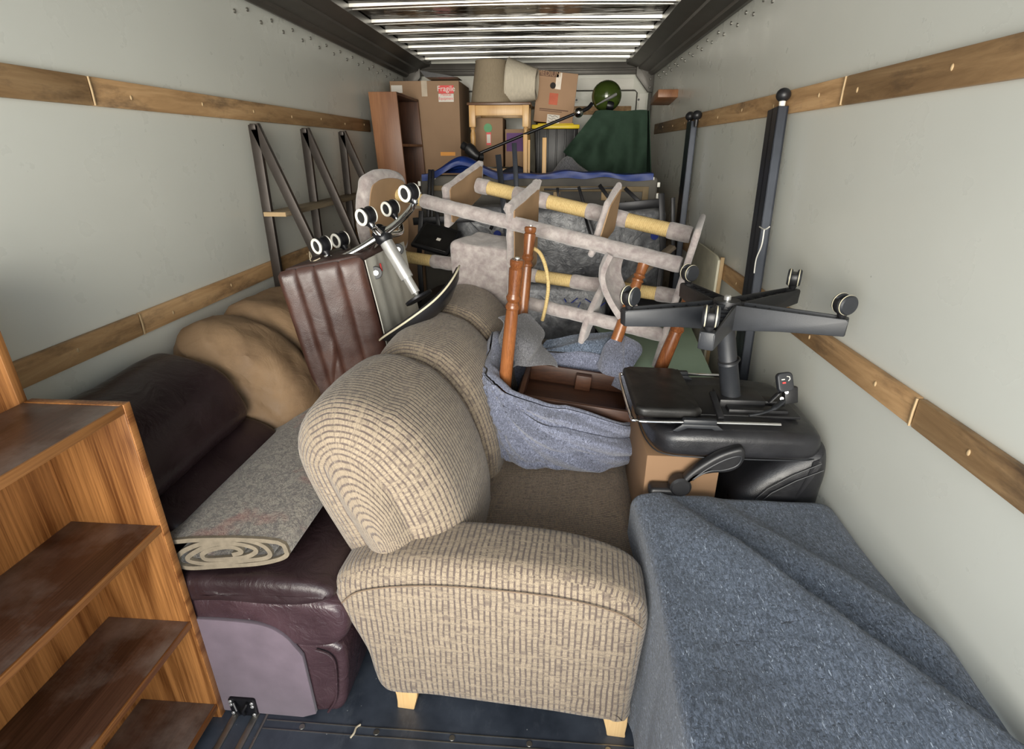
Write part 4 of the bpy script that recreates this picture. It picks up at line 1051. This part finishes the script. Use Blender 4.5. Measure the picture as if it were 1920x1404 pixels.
# ------------------------------------------------------------------ A-frame rack on the left wall
ar = Thing('metal_shelf_rack', 'dark metal A-frame shelf rack leaning on the left wall behind the ottoman', 'shelf rack', (-1.3, 3.2, .4))
for yy, xs in ((2.69, -1.215), (3.25, -1.22), (3.83, -1.20)):
    tp = V((-1.425, yy, 1.757)); ft = V((-1.435, yy, .50)); sl = V((xs, yy, 1.17)); d = sl-tp
    low_ = tp+d*2.05
    ar.part('upright', beam(NB(), tp, ft, .026, .046, (1, 0, 0), .002), M_DKMETAL)
    ar.part('slanted_leg', beam(NB(), tp+V((.004, 0, 0)), low_, .026, .046, (1, 0, 0), .002), M_DKMETAL)
    ar.part('top_joint', box(NB(), (-1.437, yy-.02, 1.735), (-1.41, yy+.02, 1.762), .003), M_DKMETAL)
    ar.part('foot_bar', beam(NB(), ft, low_, .03, .014, (0, 0, 1), .002), M_DKMETAL)
a = P(506, 396, X=-1.42); z_ = a.z
ar.part('shelf_board', box(NB(), (-1.435, 2.66, z_-.022), (-1.32, 3.95, z_), .002), wood('grey_oak_board', (120, 106, 86), (186, 168, 138), 'Y', 1.0, .6, 4))
ar.part('board_end', box(NB(), (-1.434, 2.655, z_-.021), (-1.321, 2.661, z_-.001)), M_PALE, label='raw pale end of the shelf board')

# ------------------------------------------------------------------ black channel posts on the right wall
def post(px0, py0, px1, py1, Yt, Yb, balls, label, w_=.075):
    tp = P(px0, py0, X=.868); bt = P(px1, py1, X=.86)
    d = (bt-tp).normalized(); bt = tp+d*((tp.z-.0)/abs(d.z))
    bt.x = .86
    t = Thing('steel_post', label, 'post', tuple(bt), 'black steel posts on the right wall')
    M = frame(tp, (bt-tp), (0, 1, .0)); L = (bt-tp).length
    bm = NB(); h = w_/2
    for a_, b_ in (((0, -h, -.020), (L, -h+.006, .020)), ((0, h-.006, -.020), (L, h, .020)), ((0, -h, -.020), (L, h, -.014)), ((0, -.006, -.020), (L, .006, .018)), ((0, -h, .012), (L, -h+.022, .020)), ((0, h-.022, .012), (L, h, .020))): box(bm, a_, b_, .001, 1, M)
    t.part('channel', bm, M_GUN)
    for bp in balls:
        c = P(bp[0], bp[1], X=.868)
        bl_ = t.part('ball_foot', ball(NB(), c, bp[2], 12, (1, 1, .92)), M_BLACKP)
        t.part('neck', lathe(NB(), c, c+d*(bp[2]+.035), [(0, bp[2]*.5), (.6, bp[2]*.42), (1, bp[2]*.3)], 12), M_WHITE if bp[3] else M_BLACKP, bl_)
    return t, M
p1, Mp = post(1459, 203, 1398, 610, 0, 0, [(1469, 178, .027, 1)], 'tall black steel post with one ball foot, nearest of the posts on the right wall', .105)
p1.part('white_cord', tube(tube(NB(), smooth_open([P(1424, 425, X=.84), P(1434, 430, X=.835), P(1443, 425, X=.84)], 4), .0025, 6), smooth_open([P(1433, 430, X=.835), P(1428, 460, X=.835), P(1418, 485, X=.835), P(1414, 512, X=.835)], 5), .0025, 6), M_WHITE)
post(1298, 228, 1273, 432, 0, 0, [(1294, 218, .030, 0), (1307, 216, .030, 0)], 'pair of black steel posts with two ball feet, further back on the right wall', .12)

# ------------------------------------------------------------------ boards at the right
wb = Thing('framed_board', 'pale framed board standing on edge against the right wall beyond the upturned chair', 'board', (.86, 2.95, .6))
q = [P(1310, 452, X=.85), P(1342, 476, X=.845)]
wb.part('panel', prism(NB(), [(2.85, .30), (2.85, 1.12), (2.90, 1.135), (3.35, 1.145), (3.40, .30)], .862, .874, lambda a, b, c: V((c, a, b)), .001), plain('ivory_board', (204, 200, 178), .5))
wb.part('edge_strip', box(NB(), (.874, 2.845, .30), (.893, 2.865, 1.135), .002), M_PALE)
gt = Thing('folding_table', 'sage green folding table top lying flat behind the upturned office chair', 'table', (.6, 2.55, .7))
ga, gb, gc, gd = P(1192, 716, Z=.745), P(1338, 707, Z=.745), P(1292, 604, Z=.745), P(1110, 600, Z=.745)
bm = NB(); prism(bm, [(p.x, p.y) for p in (ga, gb, gc, gd)], .725, .745, lambda a, b, c: V((a, b, c)), .003)
gt.part('tabletop', bm, M_GREENBD)
gt.part('metal_edge', beam(NB(), ga+V((.0, -.006, -.008)), gb+V((0, -.006, -.008)), .012, .022, bev=.002), M_CHROME)
for p in (ga, gb, gc, gd):
    c = sum((ga, gb, gc, gd), V())/4; q = p.lerp(c, .1); gt.part('leg', tube(NB(), [V((q.x, q.y, 0)), V((q.x, q.y, .726))], .011, 10), M_BLACKM)

# ------------------------------------------------------------------ box spring across the truck
YS = 3.8
bs = Thing('box_spring', 'black mesh covered box spring standing on its long edge across the truck', 'box spring', (-.1, YS+.1, 0))
tl, tr_ = P(786, 322, Y=YS), P(1236, 326, Y=YS); zt = 1.485
xa, xb = tl.x, tr_.x
bs.part('mesh_cover', rough_up(pillow(NB(), [(a+(xa+xb)/2, b+zt/2) for a, b in rrect(xb-xa, zt, .03)], YS, YS+.2, .02, YF), .004, 5), M_MESH)
bs.part('side_band', box(NB(), (xa-.006, YS+.02, .05), (xa+.004, YS+.19, zt-.03), .004), M_BLACKM)
for a_, b_ in (((xa+.05, YS-.012, zt-.095), (xb-.06, YS-.002, zt-.062)), ((xa+.05, YS-.012, 1.02), (xb-.06, YS-.002, 1.05)), ((xb-.10, YS-.014, .6), (xb-.06, YS-.002, zt-.07))):
    bs.part('frame_rail', box(NB(), a_, b_, .003), M_MESHWOOD)
for i, fx in enumerate((.12, .32, .52, .72)):
    X_ = xa+(xb-xa)*fx+.1; bs.part('rail_block', box(NB(), (X_-.022, YS-.013, zt-.15), (X_+.022, YS-.002, zt-.098), .002), M_PALE)
    bs.part('rail_block', box(NB(), (X_-.022, YS-.013, zt-.29), (X_+.022, YS-.002, zt-.25), .002), M_MESHWOOD)
for sx, X_ in ((1, xa), (-1, xb)):
    for dx, dz, w_, h_ in ((.045, -.012, .030, .018), (.10, -.012, .026, .018), (-.002, -.05, .018, .030), (-.002, -.12, .018, .034)):
        bs.part('corner_tab', box(NB(), (X_+sx*dx-w_/2, YS-.012, zt+dz-h_/2), (X_+sx*dx+w_/2, YS-.003, zt+dz+h_/2), .002), M_WHITE)
def tarp(u, v):
    x = xa+.02+(xb-xa-.06)*u; f = 1-v
    lump = .10*math.exp(-((x+.62)/.13)**2)+.018+.010*math.sin(x*9)+.006*math.sin(x*23)+.012*max(0, nz((x, v, 0), 5))
    w = max(0, (v-.18)/.82); d = max(0, (.18-v)/.18)
    return V((x, YS-.026-.006*math.sin(x*31)*d+.28*w, zt+.006-(.034+.008*math.sin(x*13))*d+lump*(.35+.65*math.sin(min(1, w*1.5+.2)*math.pi)) if v < .99 else zt+.01))
solo('blue_tarp', grid(NB(), 90, 16, tarp, .003), M_TARP, 'crumpled blue tarpaulin spread over the top of the box spring', 'tarpaulin', (0, 3.9, 1.49))
# mattress in a grey bag in front
def bagf(x0, x1, y0, y1, z0, z1, k):
    bm = pillow(NB(), [(a+(x0+x1)/2, b+(z0+z1)/2) for a, b in rrect(x1-x0, z1-z0, .05)], y0, y1, .05, YF, nd=3, capr=14, bulge=.01)
    bmesh.ops.subdivide_edges(bm, edges=[e for e in bm.edges if e.calc_length() > .08], cuts=3, use_grid_fill=True)
    return rough_up(rough_up(bm, .014, 6, k), .006, 17, k)
mb = Thing('bagged_mattress', 'mattress in a cloudy grey plastic bag standing in front of the box spring', 'mattress', (.05, 3.55, 0))
mb.part('bag', bagf(-.62, .72, 3.50, 3.68, .0, 1.315, 2), M_BAG)
Ft = lambda a, b, c: V((a*1.0+.50, 3.478-c, b+1.262))
text('U·HAUL', .062, lambda a, b, c: V((a+P(1204, 384, Y=3.48).x, 3.474-c*1, b+P(1204, 384, Y=3.48).z)), M_INK, mb, 'bag_lettering', None)
for X_, Z_ in ((.06, 1.15), (.64, 1.15), (-.35, 1.15)): mb.part('printed_dot', disc(NB(), (X_, 3.474, Z_), (0, 1, 0), .024, .004, 20), M_BLUEINK)
m2 = Thing('bagged_cushion', 'dark grey plastic-bagged cushion with blue print lying under the cat tree', 'cushion', (.0, 3.15, 0))
m2.part('bag', bagf(-.40, .33, 3.04, 3.28, .0, .93, 7), M_BAG)
def bp(x, y): return P(x, y, Y=3.02)
for i in range(9):
    a = bp(1058+i*13, 560+(i % 3)*8); m2.part('print_stroke', beam(NB(), a, a+V((.035 if i % 2 else .012, -.002, .03 if i % 3 else -.02)), .010, .004), M_BLUEINK)
lg_ = Thing('black_bag', 'dark cloth bag slumped beside the bagged cushion at the right, under the cat tree', 'bag', (.55, 2.8, 0))
lg_.part('bag_body', rough_up(pillow(NB(), smooth_closed([(.37, .0), (.36, .55), (.42, .80), (.56, .86), (.72, .80), (.82, .5), (.80, .0)], 60), 3.0, 3.40, .08, YF, nd=6), .02, 6, 3), plain('black_cordura', (30, 31, 36), .7, 0, .2, 20, .3, 200))
# pale wooden plank frame poking out there
solo('plank', beam(NB(), P(1160, 545, Y=2.74), P(1262, 462, Y=2.86), .05, .02, bev=.003), plain('taupe_plank', (128, 116, 100), .6), 'grey brown board lying aslant behind the right end of the cat tree', 'board')

# ------------------------------------------------------------------ black metal bed frame pieces
def bars(name, label, cat, segs, m=M_BLACKM, grp=None, w_=.03):
    t = Thing(name, label, cat, tuple(V(segs[0][0])), grp)
    for s_ in segs:
        a_, b_ = s_[0], s_[1]; t.part('bar', beam(NB(), a_, b_, s_[2] if len(s_) > 2 else w_, .018, (0, -1, 0), .002), m)
    return t
bars('bed_frame', 'black metal bed frame leaning in front of the bagged mattress, right of centre', 'bed frame',
     [(P(1240, 362, Y=3.36), P(1243, 470, Y=3.32), .034), (P(1160, 388, Y=3.36), P(1243, 380, Y=3.36), .05), (P(1262, 370, Y=3.36), P(1262, 480, Y=3.34), .022),
      (P(1124, 347, Y=3.44), P(1152, 385, Y=3.38), .022), (P(1172, 353, Y=3.44), P(1204, 383, Y=3.38), .022), (P(1085, 350, Y=3.44), P(1112, 440, Y=3.36), .018), (P(1095, 400, Y=3.44), P(1108, 445, Y=3.36), .014),
      (P(1045, 352, Y=3.44), P(1048, 375, Y=3.42), .016), (P(1020, 355, Y=3.45), P(1160, 352, Y=3.45), .012), (P(1243, 470, Y=3.32), V((P(1243, 470, Y=3.32).x, 3.32, 0)), .034)])
bars('bed_frame', 'black metal bed frame standing left of the cat tree middle, behind the chrome stool', 'bed frame',
     [(P(806, 318, Y=3.62), P(800, 470, Y=3.5), .02), (P(812, 318, Y=3.62), P(808, 470, Y=3.5), .016), (P(775, 415, Y=3.45), P(900, 408, Y=3.45), .045), (P(790, 395, Y=3.45), P(786, 480, Y=3.42), .03), (P(818, 390, Y=3.46), P(824, 430, Y=3.42), .024),
      (P(845, 430, Y=3.42), P(858, 440, Y=3.42), .022), (P(795, 372, Y=3.46), P(800, 300+80, Y=3.46), .03), (P(930, 405, Y=3.42), P(920, 430, Y=3.42), .02), (P(786, 480, Y=3.42), V((P(786, 480, Y=3.42).x, 3.42, 0)), .03)])
for x0, y0, x1, y1, w_, lab in ((934, 290, 940, 345, .036, 'dark grey flat metal bar standing above the cat tree, the wider and shorter one'), (964, 268, 968, 345, .030, 'dark grey flat metal bar with a white screw standing up above the cat tree')):
    a_, b_ = P(x0, y0, Y=3.60), P(x1, y1, Y=3.55)
    t = Thing('metal_bar', lab, 'bar', (b_.x, b_.y, .3)); t.part('bar', beam(NB(), a_, a_+(b_-a_).normalized()*.75, w_, .008, (0, -1, 0), .001), M_GUN)
    if x0 > 950: t.part('screw', disc(NB(), P(965, 309, Y=3.585), (0, 1, 0), .007, .006, 14), M_WHITE)
# black speaker / tray behind
mn_ = Thing('monitor', 'small black flat screen lying tilted behind the condo box of the cat tree', 'monitor', tuple(P(820, 460, Y=3.25)))
Mm = frame(P(818, 448, Y=3.22), (1, -.25, -.22), (.1, .6, .45))
mn_.part('casing', box(NB(), (-.12, -.10, -.012), (.12, .10, .012), .004, 2, Mm), M_BLACKP)
mn_.part('screen', box(NB(), (-.105, -.085, .012), (.105, .085, .014), .001, 1, Mm), M_LPAD)
mn_.part('sticker', box(NB(), (.01, -.02, .0142), (.035, .0, .015), 0, 1, Mm), M_PAPER)
db = Thing('duffel_bag', 'black duffel bag lying under the left end of the cat tree behind the stool', 'bag', (-.6, 3.2, 0))
db.part('bag_body', rough_up(pillow(NB(), smooth_closed([(-.80, .0), (-.82, .72), (-.6, .87), (-.45, .88), (-.42, .75), (-.42, .0)], 60), 3.04, 3.42, .08, YF, nd=6), .018, 6, 1), plain('black_nylon', (26, 27, 31), .55, 0, .25, 20, .3, 200))

# ------------------------------------------------------------------ pile by the bulkhead
YT = 4.9
FZ = 1.33
def carton(name, label, x0, x1, y0, y1, z0, z1, m=M_CARD, rot=0, tape=True, grp=None, pivot=None, cat='box'):
    t = Thing(name, label, cat, ((x0+x1)/2, (y0+y1)/2, z0), grp)
    M = Matrix.Identity(4)
    if rot:
        c = V(((x0+x1)/2, y0, z0)); M = Matrix.Translation(c) @ Matrix.Rotation(R(rot), 4, 'Y') @ Matrix.Translation(-c)
    t.part('carton_body', box(NB(), (x0, y0, z0), (x1, y1, z1), .004, 2, M), m)
    if tape: t.part('tape', box(NB(), ((x0+x1)/2-.025, y0-.002, z1-.12), ((x0+x1)/2+.025, y0-.0005, z1), 0, 1, M), M_TAPE)
    t.M = M; return t
a, b = P(730, 152, Y=5.15), P(860, 152, Y=5.15); zt2 = a.z
big = carton('cardboard_box', 'tall brown cardboard box with a red and white sticker on its upper right corner', a.x, b.x, 5.15, 5.75, FZ, zt2, cat='box')
xw = b.x-a.x
def lab(t, x0, x1, z0, z1, y, m, nm='sticker', d=.003): return t.part(nm, box(NB(), (x0, y-d, z0), (x1, y-.001, z1), 0, 1, getattr(t, 'M', Matrix.Identity(4))), m)
c0, c1 = P(822, 160, Y=5.15), P(851, 175, Y=5.15); s1 = lab(big, c0.x, c1.x, c1.z, c0.z, 5.15, M_RED)
text('Fragile', .06, lambda a, b, c: V((a+(c0.x+c1.x)/2, 5.1455-c, b+(c0.z+c1.z)/2+.004)), M_WHITE, big, 'lettering', s1)
c2, c3 = P(822, 176, Y=5.15), P(851, 191, Y=5.15); s2 = lab(big, c2.x, c3.x, c3.z, c2.z, 5.15, M_PAPER)
text('Medical\nEquipment', .03, lambda a, b, c: V((a+(c2.x+c3.x)/2, 5.1455-c, b+(c2.z+c3.z)/2+.01)), M_RED, big, 'lettering', s2)
c4, c5_ = P(733, 160, Y=5.15), P(755, 174, Y=5.15); lab(big, c4.x, c5_.x, c5_.z, c4.z, 5.15, M_PAPER)
c6_, c7 = P(826, 285, Y=5.15), P(854, 292, Y=5.15); lab(big, c6_.x, c7.x, c7.z, c6_.z, 5.15, M_ORANGE)
bs2 = Thing('wooden_bookshelf', 'narrow reddish wooden bookshelf standing on end at the back left corner', 'bookshelf', (-1.3, 4.75, FZ))
q0 = P(690, 172, Y=4.42); q1 = P(743, 172, Y=4.42)
zt3 = q0.z; xl_, xr_ = max(q0.x, -1.455), q1.x; lean = .03
def BF(x, y, z): return V((x+lean*(1-(z-FZ)/(zt3-FZ)), y, z))
def bbox(t, nm, a_, b_, m):
    bm = box(NB(), a_, b_, .003)
    for v in bm.verts: v.co = BF(*v.co)
    t.part(nm, bm, m)
bbox(bs2, 'front_panel', (xl_, 4.42, FZ), (xr_, 4.44, zt3), M_CHERRY)
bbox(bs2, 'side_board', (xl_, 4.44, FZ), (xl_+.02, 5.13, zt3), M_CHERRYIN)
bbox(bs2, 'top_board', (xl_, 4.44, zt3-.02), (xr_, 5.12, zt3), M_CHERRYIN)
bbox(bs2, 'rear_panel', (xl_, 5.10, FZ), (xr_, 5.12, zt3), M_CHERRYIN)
bbox(bs2, 'shelf', (xl_+.02, 4.44, FZ+.34), (xr_+.0, 5.10, FZ+.36), M_CHERRY)
bbox(bs2, 'shelf', (xl_+.02, 4.44, FZ), (xr_+.0, 5.10, FZ+.02), M_CHERRY)
# stand-in support stack: cartons underneath, mostly hidden by the box spring
for x0, x1, lb in ((-1.46, -.72, 'left of three'), (-.68, .10, 'middle of three'), (.14, .86, 'right of three')):
    carton('cardboard_box', 'large cardboard box on the floor behind the box spring, %s' % lb, x0, x1, 4.45, 5.5, 0, FZ-.004, cat='box')
# light wooden side table
sd = Thing('side_table', 'light pine side table with turned legs and a dark top, near the bulkhead', 'table', (-.45, 4.9, 1.49))
a, b = P(878, 197, Y=4.7), P(993, 197, Y=4.7); zs = a.z; zb = 1.46
sd.part('tabletop', box(NB(), (a.x-.01, 4.68, zs-.002), (b.x+.01, 5.12, zs+.018), .004), plain('dark_tabletop', (92, 62, 40), .35))
sd.part('apron', box(NB(), (a.x+.03, 4.705, zs-.075), (b.x-.03, 4.72, zs-.002), .002), M_PINE)
sd.part('apron', box(NB(), (a.x+.03, 5.08, zs-.075), (b.x-.03, 5.095, zs-.002), .002), M_PINE)
pr2 = [(0, .022), (.30, .022), (.31, .012), (.33, .020), (.36, .014), (.40, .020), (.46, .023), (.56, .020), (.90, .011), (.95, .016), (1, .012)]
for lx in (a.x+.03, b.x-.03):
    for ly in (4.715, 5.085):
        sd.part('leg', box(lathe(NB(), V((lx, ly, zs)), V((lx, ly, zb)), pr2, 16), (lx-.026, ly-.026, zs-.16), (lx+.026, ly+.026, zs), .004), M_PINE)
sd.part('stretcher', box(NB(), (a.x+.0, 4.70, zb+.0), (b.x-.0, 4.73, zb+.045), .003), M_PINE)
carton('cardboard_box', 'flat cardboard box under the pine side table', a.x-.03, b.x+.03, 4.78, 5.2, FZ, zb-.002, M_CARD2, tape=False)
# lamp shades
def lshade(name, label, c, axis, r0, r1, h, m, rib=0):
    t = Thing(name, label, 'lamp shade', tuple(c)); c = V(c); ax_ = V(axis).normalized()
    bm = NB(); n = 96; u_ = ax_.orthogonal().normalized(); v_ = ax_.cross(u_)
    rows = []
    for k2 in range(9):
        tt = k2/8; rr = r0+(r1-r0)*tt
        rows.append([bm.verts.new(c+ax_*h*tt+(u_*math.cos(2*math.pi*i/n)+v_*math.sin(2*math.pi*i/n))*(rr+(rib if i % 2 else 0))) for i in range(n)])
    inn = [[bm.verts.new(c+(v.co-c)*1.0-( (v.co-c)-ax_*((v.co-c).dot(ax_))).normalized()*.004) for v in row] for row in rows]
    for rs_, fl in ((rows, 0), (inn, 1)):
        for a_, b_ in zip(rs_, rs_[1:]):
            for i in range(n):
                q = (a_[i], a_[(i+1) % n], b_[(i+1) % n], b_[i]); bm.faces.new(q[::-1] if fl else q)
    for k2 in (0, -1):
        for i in range(n): bm.faces.new((rows[k2][i], rows[k2][(i+1) % n], inn[k2][(i+1) % n], inn[k2][i]))
    t.part('shade', bm, m)
    for tt, rr in ((0, r0), (1, r1)): t.part('rim', torus(NB(), c+ax_*h*tt, ax_, rr, .005, 48, 6), m)
    bm = NB()
    for i in range(3):
        a_ = 2*math.pi*i/3+.4; tube(bm, [c+ax_*h*.9, c+ax_*h+(u_*math.cos(a_)+v_*math.sin(a_))*r1], .002, 5)
    t.part('spider', bm, M_STEEL)
    return t
cl = P(922, 195, Y=4.9)
lshade('lamp_shade', 'taupe linen drum lamp shade standing on the pine side table', (cl.x, 4.9, zs+.02), (0, 0, 1), .172, .125, .305, M_SHADE1)
c8 = P(953, 155, Y=4.9); d8 = V((.95, -.1, -.05))
lshade('lamp_shade', 'cream pleated lamp shade lying on its side beside the taupe shade', (c8.x+.0, 4.95, c8.z-.0), d8, .182, .112, .23, M_SHADE2, .0022)
# boxes under the table
c9, c10 = P(890, 221, Y=4.95), P(943, 285, Y=4.95)
bxm = carton('cardboard_box', 'cardboard box with a round green sticker, between the legs of the pine side table', c9.x, c10.x, 4.95, 5.3, zb+.05, c9.z, M_CARD, tape=False)
g1 = P(915, 240, Y=4.95); bxm.part('green_sticker', disc(NB(), (g1.x, 4.947, g1.z), (0, 1, 0), .035, .004, 24), M_GREENST)
g2, g3 = P(912, 248, Y=4.95), P(921, 272, Y=4.95); lab(bxm, g2.x, g3.x, g3.z, g2.z, 4.947, M_RED)
g2, g3 = P(912, 252, Y=4.95), P(921, 268, Y=4.95); lab(bxm, g2.x+.004, g3.x-.004, g3.z, g2.z, 4.944, M_PAPER)
c11, c12 = P(947, 242, Y=4.92), P(981, 286, Y=4.92)
pb = carton('cardboard_box', 'brown box with a large purple printed panel under the right side of the pine table', c11.x, c12.x+.03, 4.92, 5.25, zb+.05, c11.z, M_CARD, tape=False)
lab(pb, c11.x+.012, c12.x, c12.z-.0+.01, c11.z-.03, 4.92, M_PURPLE, 'purple_panel')
# black tote with yellow lid, MEDIUM carton on it
a, b = P(997, 233, Y=5.0), P(1087, 233, Y=5.0)
tt_ = Thing('storage_tote', 'black storage tote with a bright yellow lid under the leaning carton', 'tote', ((a.x+b.x)/2, 5.2, FZ))
zl = a.z
bm = NB(); prism(bm, [(a.x+.05, FZ), (b.x-.02, FZ), (b.x-.01, zl-.03), (a.x+.02, zl-.03)], 5.02, 5.45, YF, .012)
body = tt_.part('tote_body', bm, M_BLACKP)
for i in range(5):
    X_ = a.x+.06+i*(b.x-a.x-.1)/4; tt_.part('rib', box(NB(), (X_-.008, 5.008, FZ+.01), (X_+.008, 5.024, zl-.04), .003), M_BLACKP, body)
tt_.part('lid', box(box(NB(), (a.x, 4.99, zl-.035), (b.x, 5.48, zl-.002), .008), (a.x+.05, 5.03, zl-.006), (b.x-.05, 5.44, zl+.008), .004), M_YELLOW)
a, b = P(1000, 226, Y=5.05), P(1073, 226, Y=5.05)
mc = carton('cardboard_box', 'upright cardboard carton marked MEDIUM leaning above the yellow lidded tote', a.x, b.x, 5.05, 5.4, zl+.012, zl+.395, M_CARD2, rot=5.5, tape=False)
MM = mc.M
w2 = b.x-a.x; zb2 = zl+.008
def mlab(x0, x1, z0, z1, m, nm, d=.003): return mc.part(nm, box(NB(), (a.x+w2*x0, 5.05-d, zb2+.395*z0), (a.x+w2*x1, 5.049, zb2+.395*z1), 0, 1, MM), m)
bd = mlab(.04, .52, .88, .975, M_BRINK, 'printed_band')
text('MEDIUM', .052, lambda x, y, c: MM @ V((x+a.x+w2*.27, 5.0455-c, y+zb2+.395*.93)), M_CARD2, mc, 'lettering', bd)
mlab(.46, .60, .66, .97, M_TAPE, 'tape'); mlab(.34, .56, .36, .58, plain('faded_red_print', (196, 104, 78), .8), 'red_print')
mlab(.12, .86, .255, .275, M_BRINK, 'printed_line'); mlab(.12, .70, .225, .24, M_BRINK, 'printed_line')
nt = mlab(.34, .66, -.02, .17, M_PAPER, 'paper_note', .005)
for i in range(3): mc.part('handwriting', tube(NB(), smooth_open([MM @ V((a.x+w2*(.37+.05*j), 5.0435, zb2+.395*(.14-.05*i)+.006*math.sin(j*2.3+i))) for j in range(6)], 4), .0013, 4), M_INK, nt)
mc.part('hand_hole', disc(NB(), MM @ V((a.x+w2*.40, 5.048, zb2+.395*.72)), (0, 1, 0), .024, .004, 20), M_INK)
carton('cardboard_box', 'striped grey carton edge seen between the pine table and the yellow lidded tote', P(989, 210, Y=5.3).x, P(999, 210, Y=5.3).x+.03, 5.3, 5.5, FZ, P(990, 205, Y=5.3).z, plain('grey_carton', (150, 144, 128), .8), tape=False)
# green canvas over a stack at the right
xg0, xg1 = P(1118, 205, Y=4.6).x, P(1214, 205, Y=4.6).x; zg = P(1160, 207, Y=4.6).z
def canvas(u, v):
    # u across with skirts, v front skirt to top
    X_ = (xg0-.0)+(xg1-xg0)*u
    if v < .62:
        k = v/.62; bot = FZ+.0+.30*(max(0, (.42-u))/.42)+.02*math.sin(u*8)
        z = bot+(zg-bot)*k; fl = (1-k)
        x = X_+(-.24*fl*(1-u)**1.1*(1.0)+.05*fl*u); y = 4.6-.05*fl+.045*(fl+.25)*math.sin(u*13+k*2.5)+.02*math.sin(u*27-k*5)*fl+.03*nz((u*2, k*2, 0), 2)
        z -= .012*0
    else:
        k = (v-.62)/.38; x, y, z = X_, 4.6+.45*k, zg+.004*math.sin(u*9+k*5)
    return V((x, y, z))
gc_ = Thing('canvas_cover', 'dark green canvas draped over a stack in the back right corner', 'cover', (.43, 4.8, FZ))
gc_.part('front_drape', grid(NB(), 60, 50, canvas, .005), M_GREENCL)
def side_d(u, v):
    y = 4.6+.45*u; z = zg-(zg-FZ-.02)*v; return V((min(xg1+.012+.07*v+.015*math.sin(u*12)*v, .885), y-.01*v, z))
gc_.part('side_drape', grid(NB(), 20, 24, side_d, .005), M_GREENCL)
gc_.part('covered_crate', box(NB(), (xg0+.16, 4.66, FZ), (xg1-.01, 5.03, zg-.012), .01), M_BLACKP)
h = P(1137, 186, Y=4.85)
hm = Thing('glass_globe_lamp', 'glossy dark olive round lamp shade with a silver bracket resting on the green canvas', 'lamp', (h.x, 4.85, zg))
hm.part('globe', ball(NB(), (h.x, 4.85, zg+.118), .118, 20, (1.0, 1.0, .98)), M_OLIVE)
hm.part('bracket', tube(NB(), [P(1118, 197, Y=4.72), P(1134, 188, Y=4.71), P(1146, 182, Y=4.71), P(1155, 177, Y=4.72)], [.010, .016, .026, .024], 14, flat=.5), M_SILVER)
hm.part('collar', lathe(NB(), P(1138, 197, Y=4.74), P(1150, 199, Y=4.74), [(0, .03), (.5, .034), (1, .026)], 18), M_BLACKM)
# long black floor lamp pole lying diagonally
fl_ = Thing('floor_lamp', 'long thin black floor lamp lying diagonally in front of the pine table', 'lamp', tuple(P(892, 290, Y=4.4)))
pa, pb_ = P(895, 289, Y=4.42), P(1076, 214, Y=4.52)
fl_.part('pole', tube(NB(), [pa, pb_], .011, 12), M_BLACKM)
fl_.part('joint', ball(NB(), P(1085, 211, Y=4.5), .036, 12), M_CHROME)
fl_.part('head', tube(NB(), smooth_open([P(1085, 211, Y=4.5), P(1102, 203, Y=4.52), P(1110, 194, Y=4.54)], 5), .014, 10), M_BLACKM)
fl_.part('base', rough_up(tube(NB(), smooth_open([P(868, 272, Y=4.42), P(880, 280, Y=4.40), P(892, 292, Y=4.40), P(905, 294, Y=4.42)], 5), [.03]*4+[.045]*8+[.03]*4, 14), .004, 20), M_BLACKP)
# pale upright battens and grey blanket behind the blue tarp
for i, (x0, y0, x1, y1) in enumerate(((985, 252, 988, 312), (1021, 258, 1023, 312), (992, 262, 994, 312))):
    a_, b_ = P(x0, y0, Y=4.20), P(x1, y1, Y=4.20); lb = ('pale wooden batten standing up behind the blue tarp, tallest of the left pair', 'pale wooden batten standing alone behind the blue tarp in front of the black tote', 'thin pale wooden batten tight beside the taller one behind the blue tarp')[i]
    tb_ = V((b_.x, 4.2, .0)); solo('wooden_batten', beam(NB(), a_-V((0, 0, 0)), tb_-a_*0, .030 if i < 2 else .016, .02, (0, -1, 0), .002), M_PINE, lb, 'batten', tuple(tb_), 'pale battens behind the tarp')
gb_ = P(1035, 300, Y=4.3)
solo('grey_blanket', rough_up(pillow(NB(), smooth_closed([(-.24, FZ-.2), (-.12, FZ+.02), (.0, FZ+.18), (.10, FZ+.27), (.2, FZ+.20), (.38, FZ+.08), (.52, FZ-.2)], 60), 4.26, 4.42, .04, YF, nd=4, capr=8), .015, 7), M_FELT3, 'grey felt blanket heaped behind the blue tarp in front of the tote', 'blanket', (.1, 4.3, FZ-.2))
solo('folded_bag', rough_up(pillow(NB(), smooth_closed([(-.50, FZ-.1), (-.5, FZ+.08), (-.3, FZ+.2), (-.05, FZ+.1), (-.05, FZ-.1)], 50), 4.28, 4.40, .03, YF), .012, 9, 4), plain('navy_fabric', (38, 42, 58), .8, 0, .2, 20, .3, 100), 'dark navy fabric bag lying behind the blue tarp below the pine table', 'bag', (-.3, 4.3, FZ-.1))
# white pipes seen beneath the canvas
for i, px in enumerate((1111, 1126)):
    a_ = P(px, 289, Y=4.7); solo('white_tube', tube(NB(), [V((a_.x, 4.7, 1.34)), V((a_.x, 4.7, a_.z+.06))], .022, 14), M_WHITE, 'white tube end showing under the green canvas, the %s of the two' % ('left' if i == 0 else 'right'), 'tube', (a_.x, 4.7, 1.34))
# dark flap of a binder on the big box
solo('black_folder', prism(NB(), [(P(790, 142, Y=5.0).x, zt2+.055), (P(860, 151, Y=5.0).x, zt2+.004), (P(800, 152, Y=5.0).x, zt2+.004)], 4.95, 5.2, YF), M_BLACKP, 'thin black folder lying on top of the tall cardboard box', 'folder', (0, 5.0, zt2))
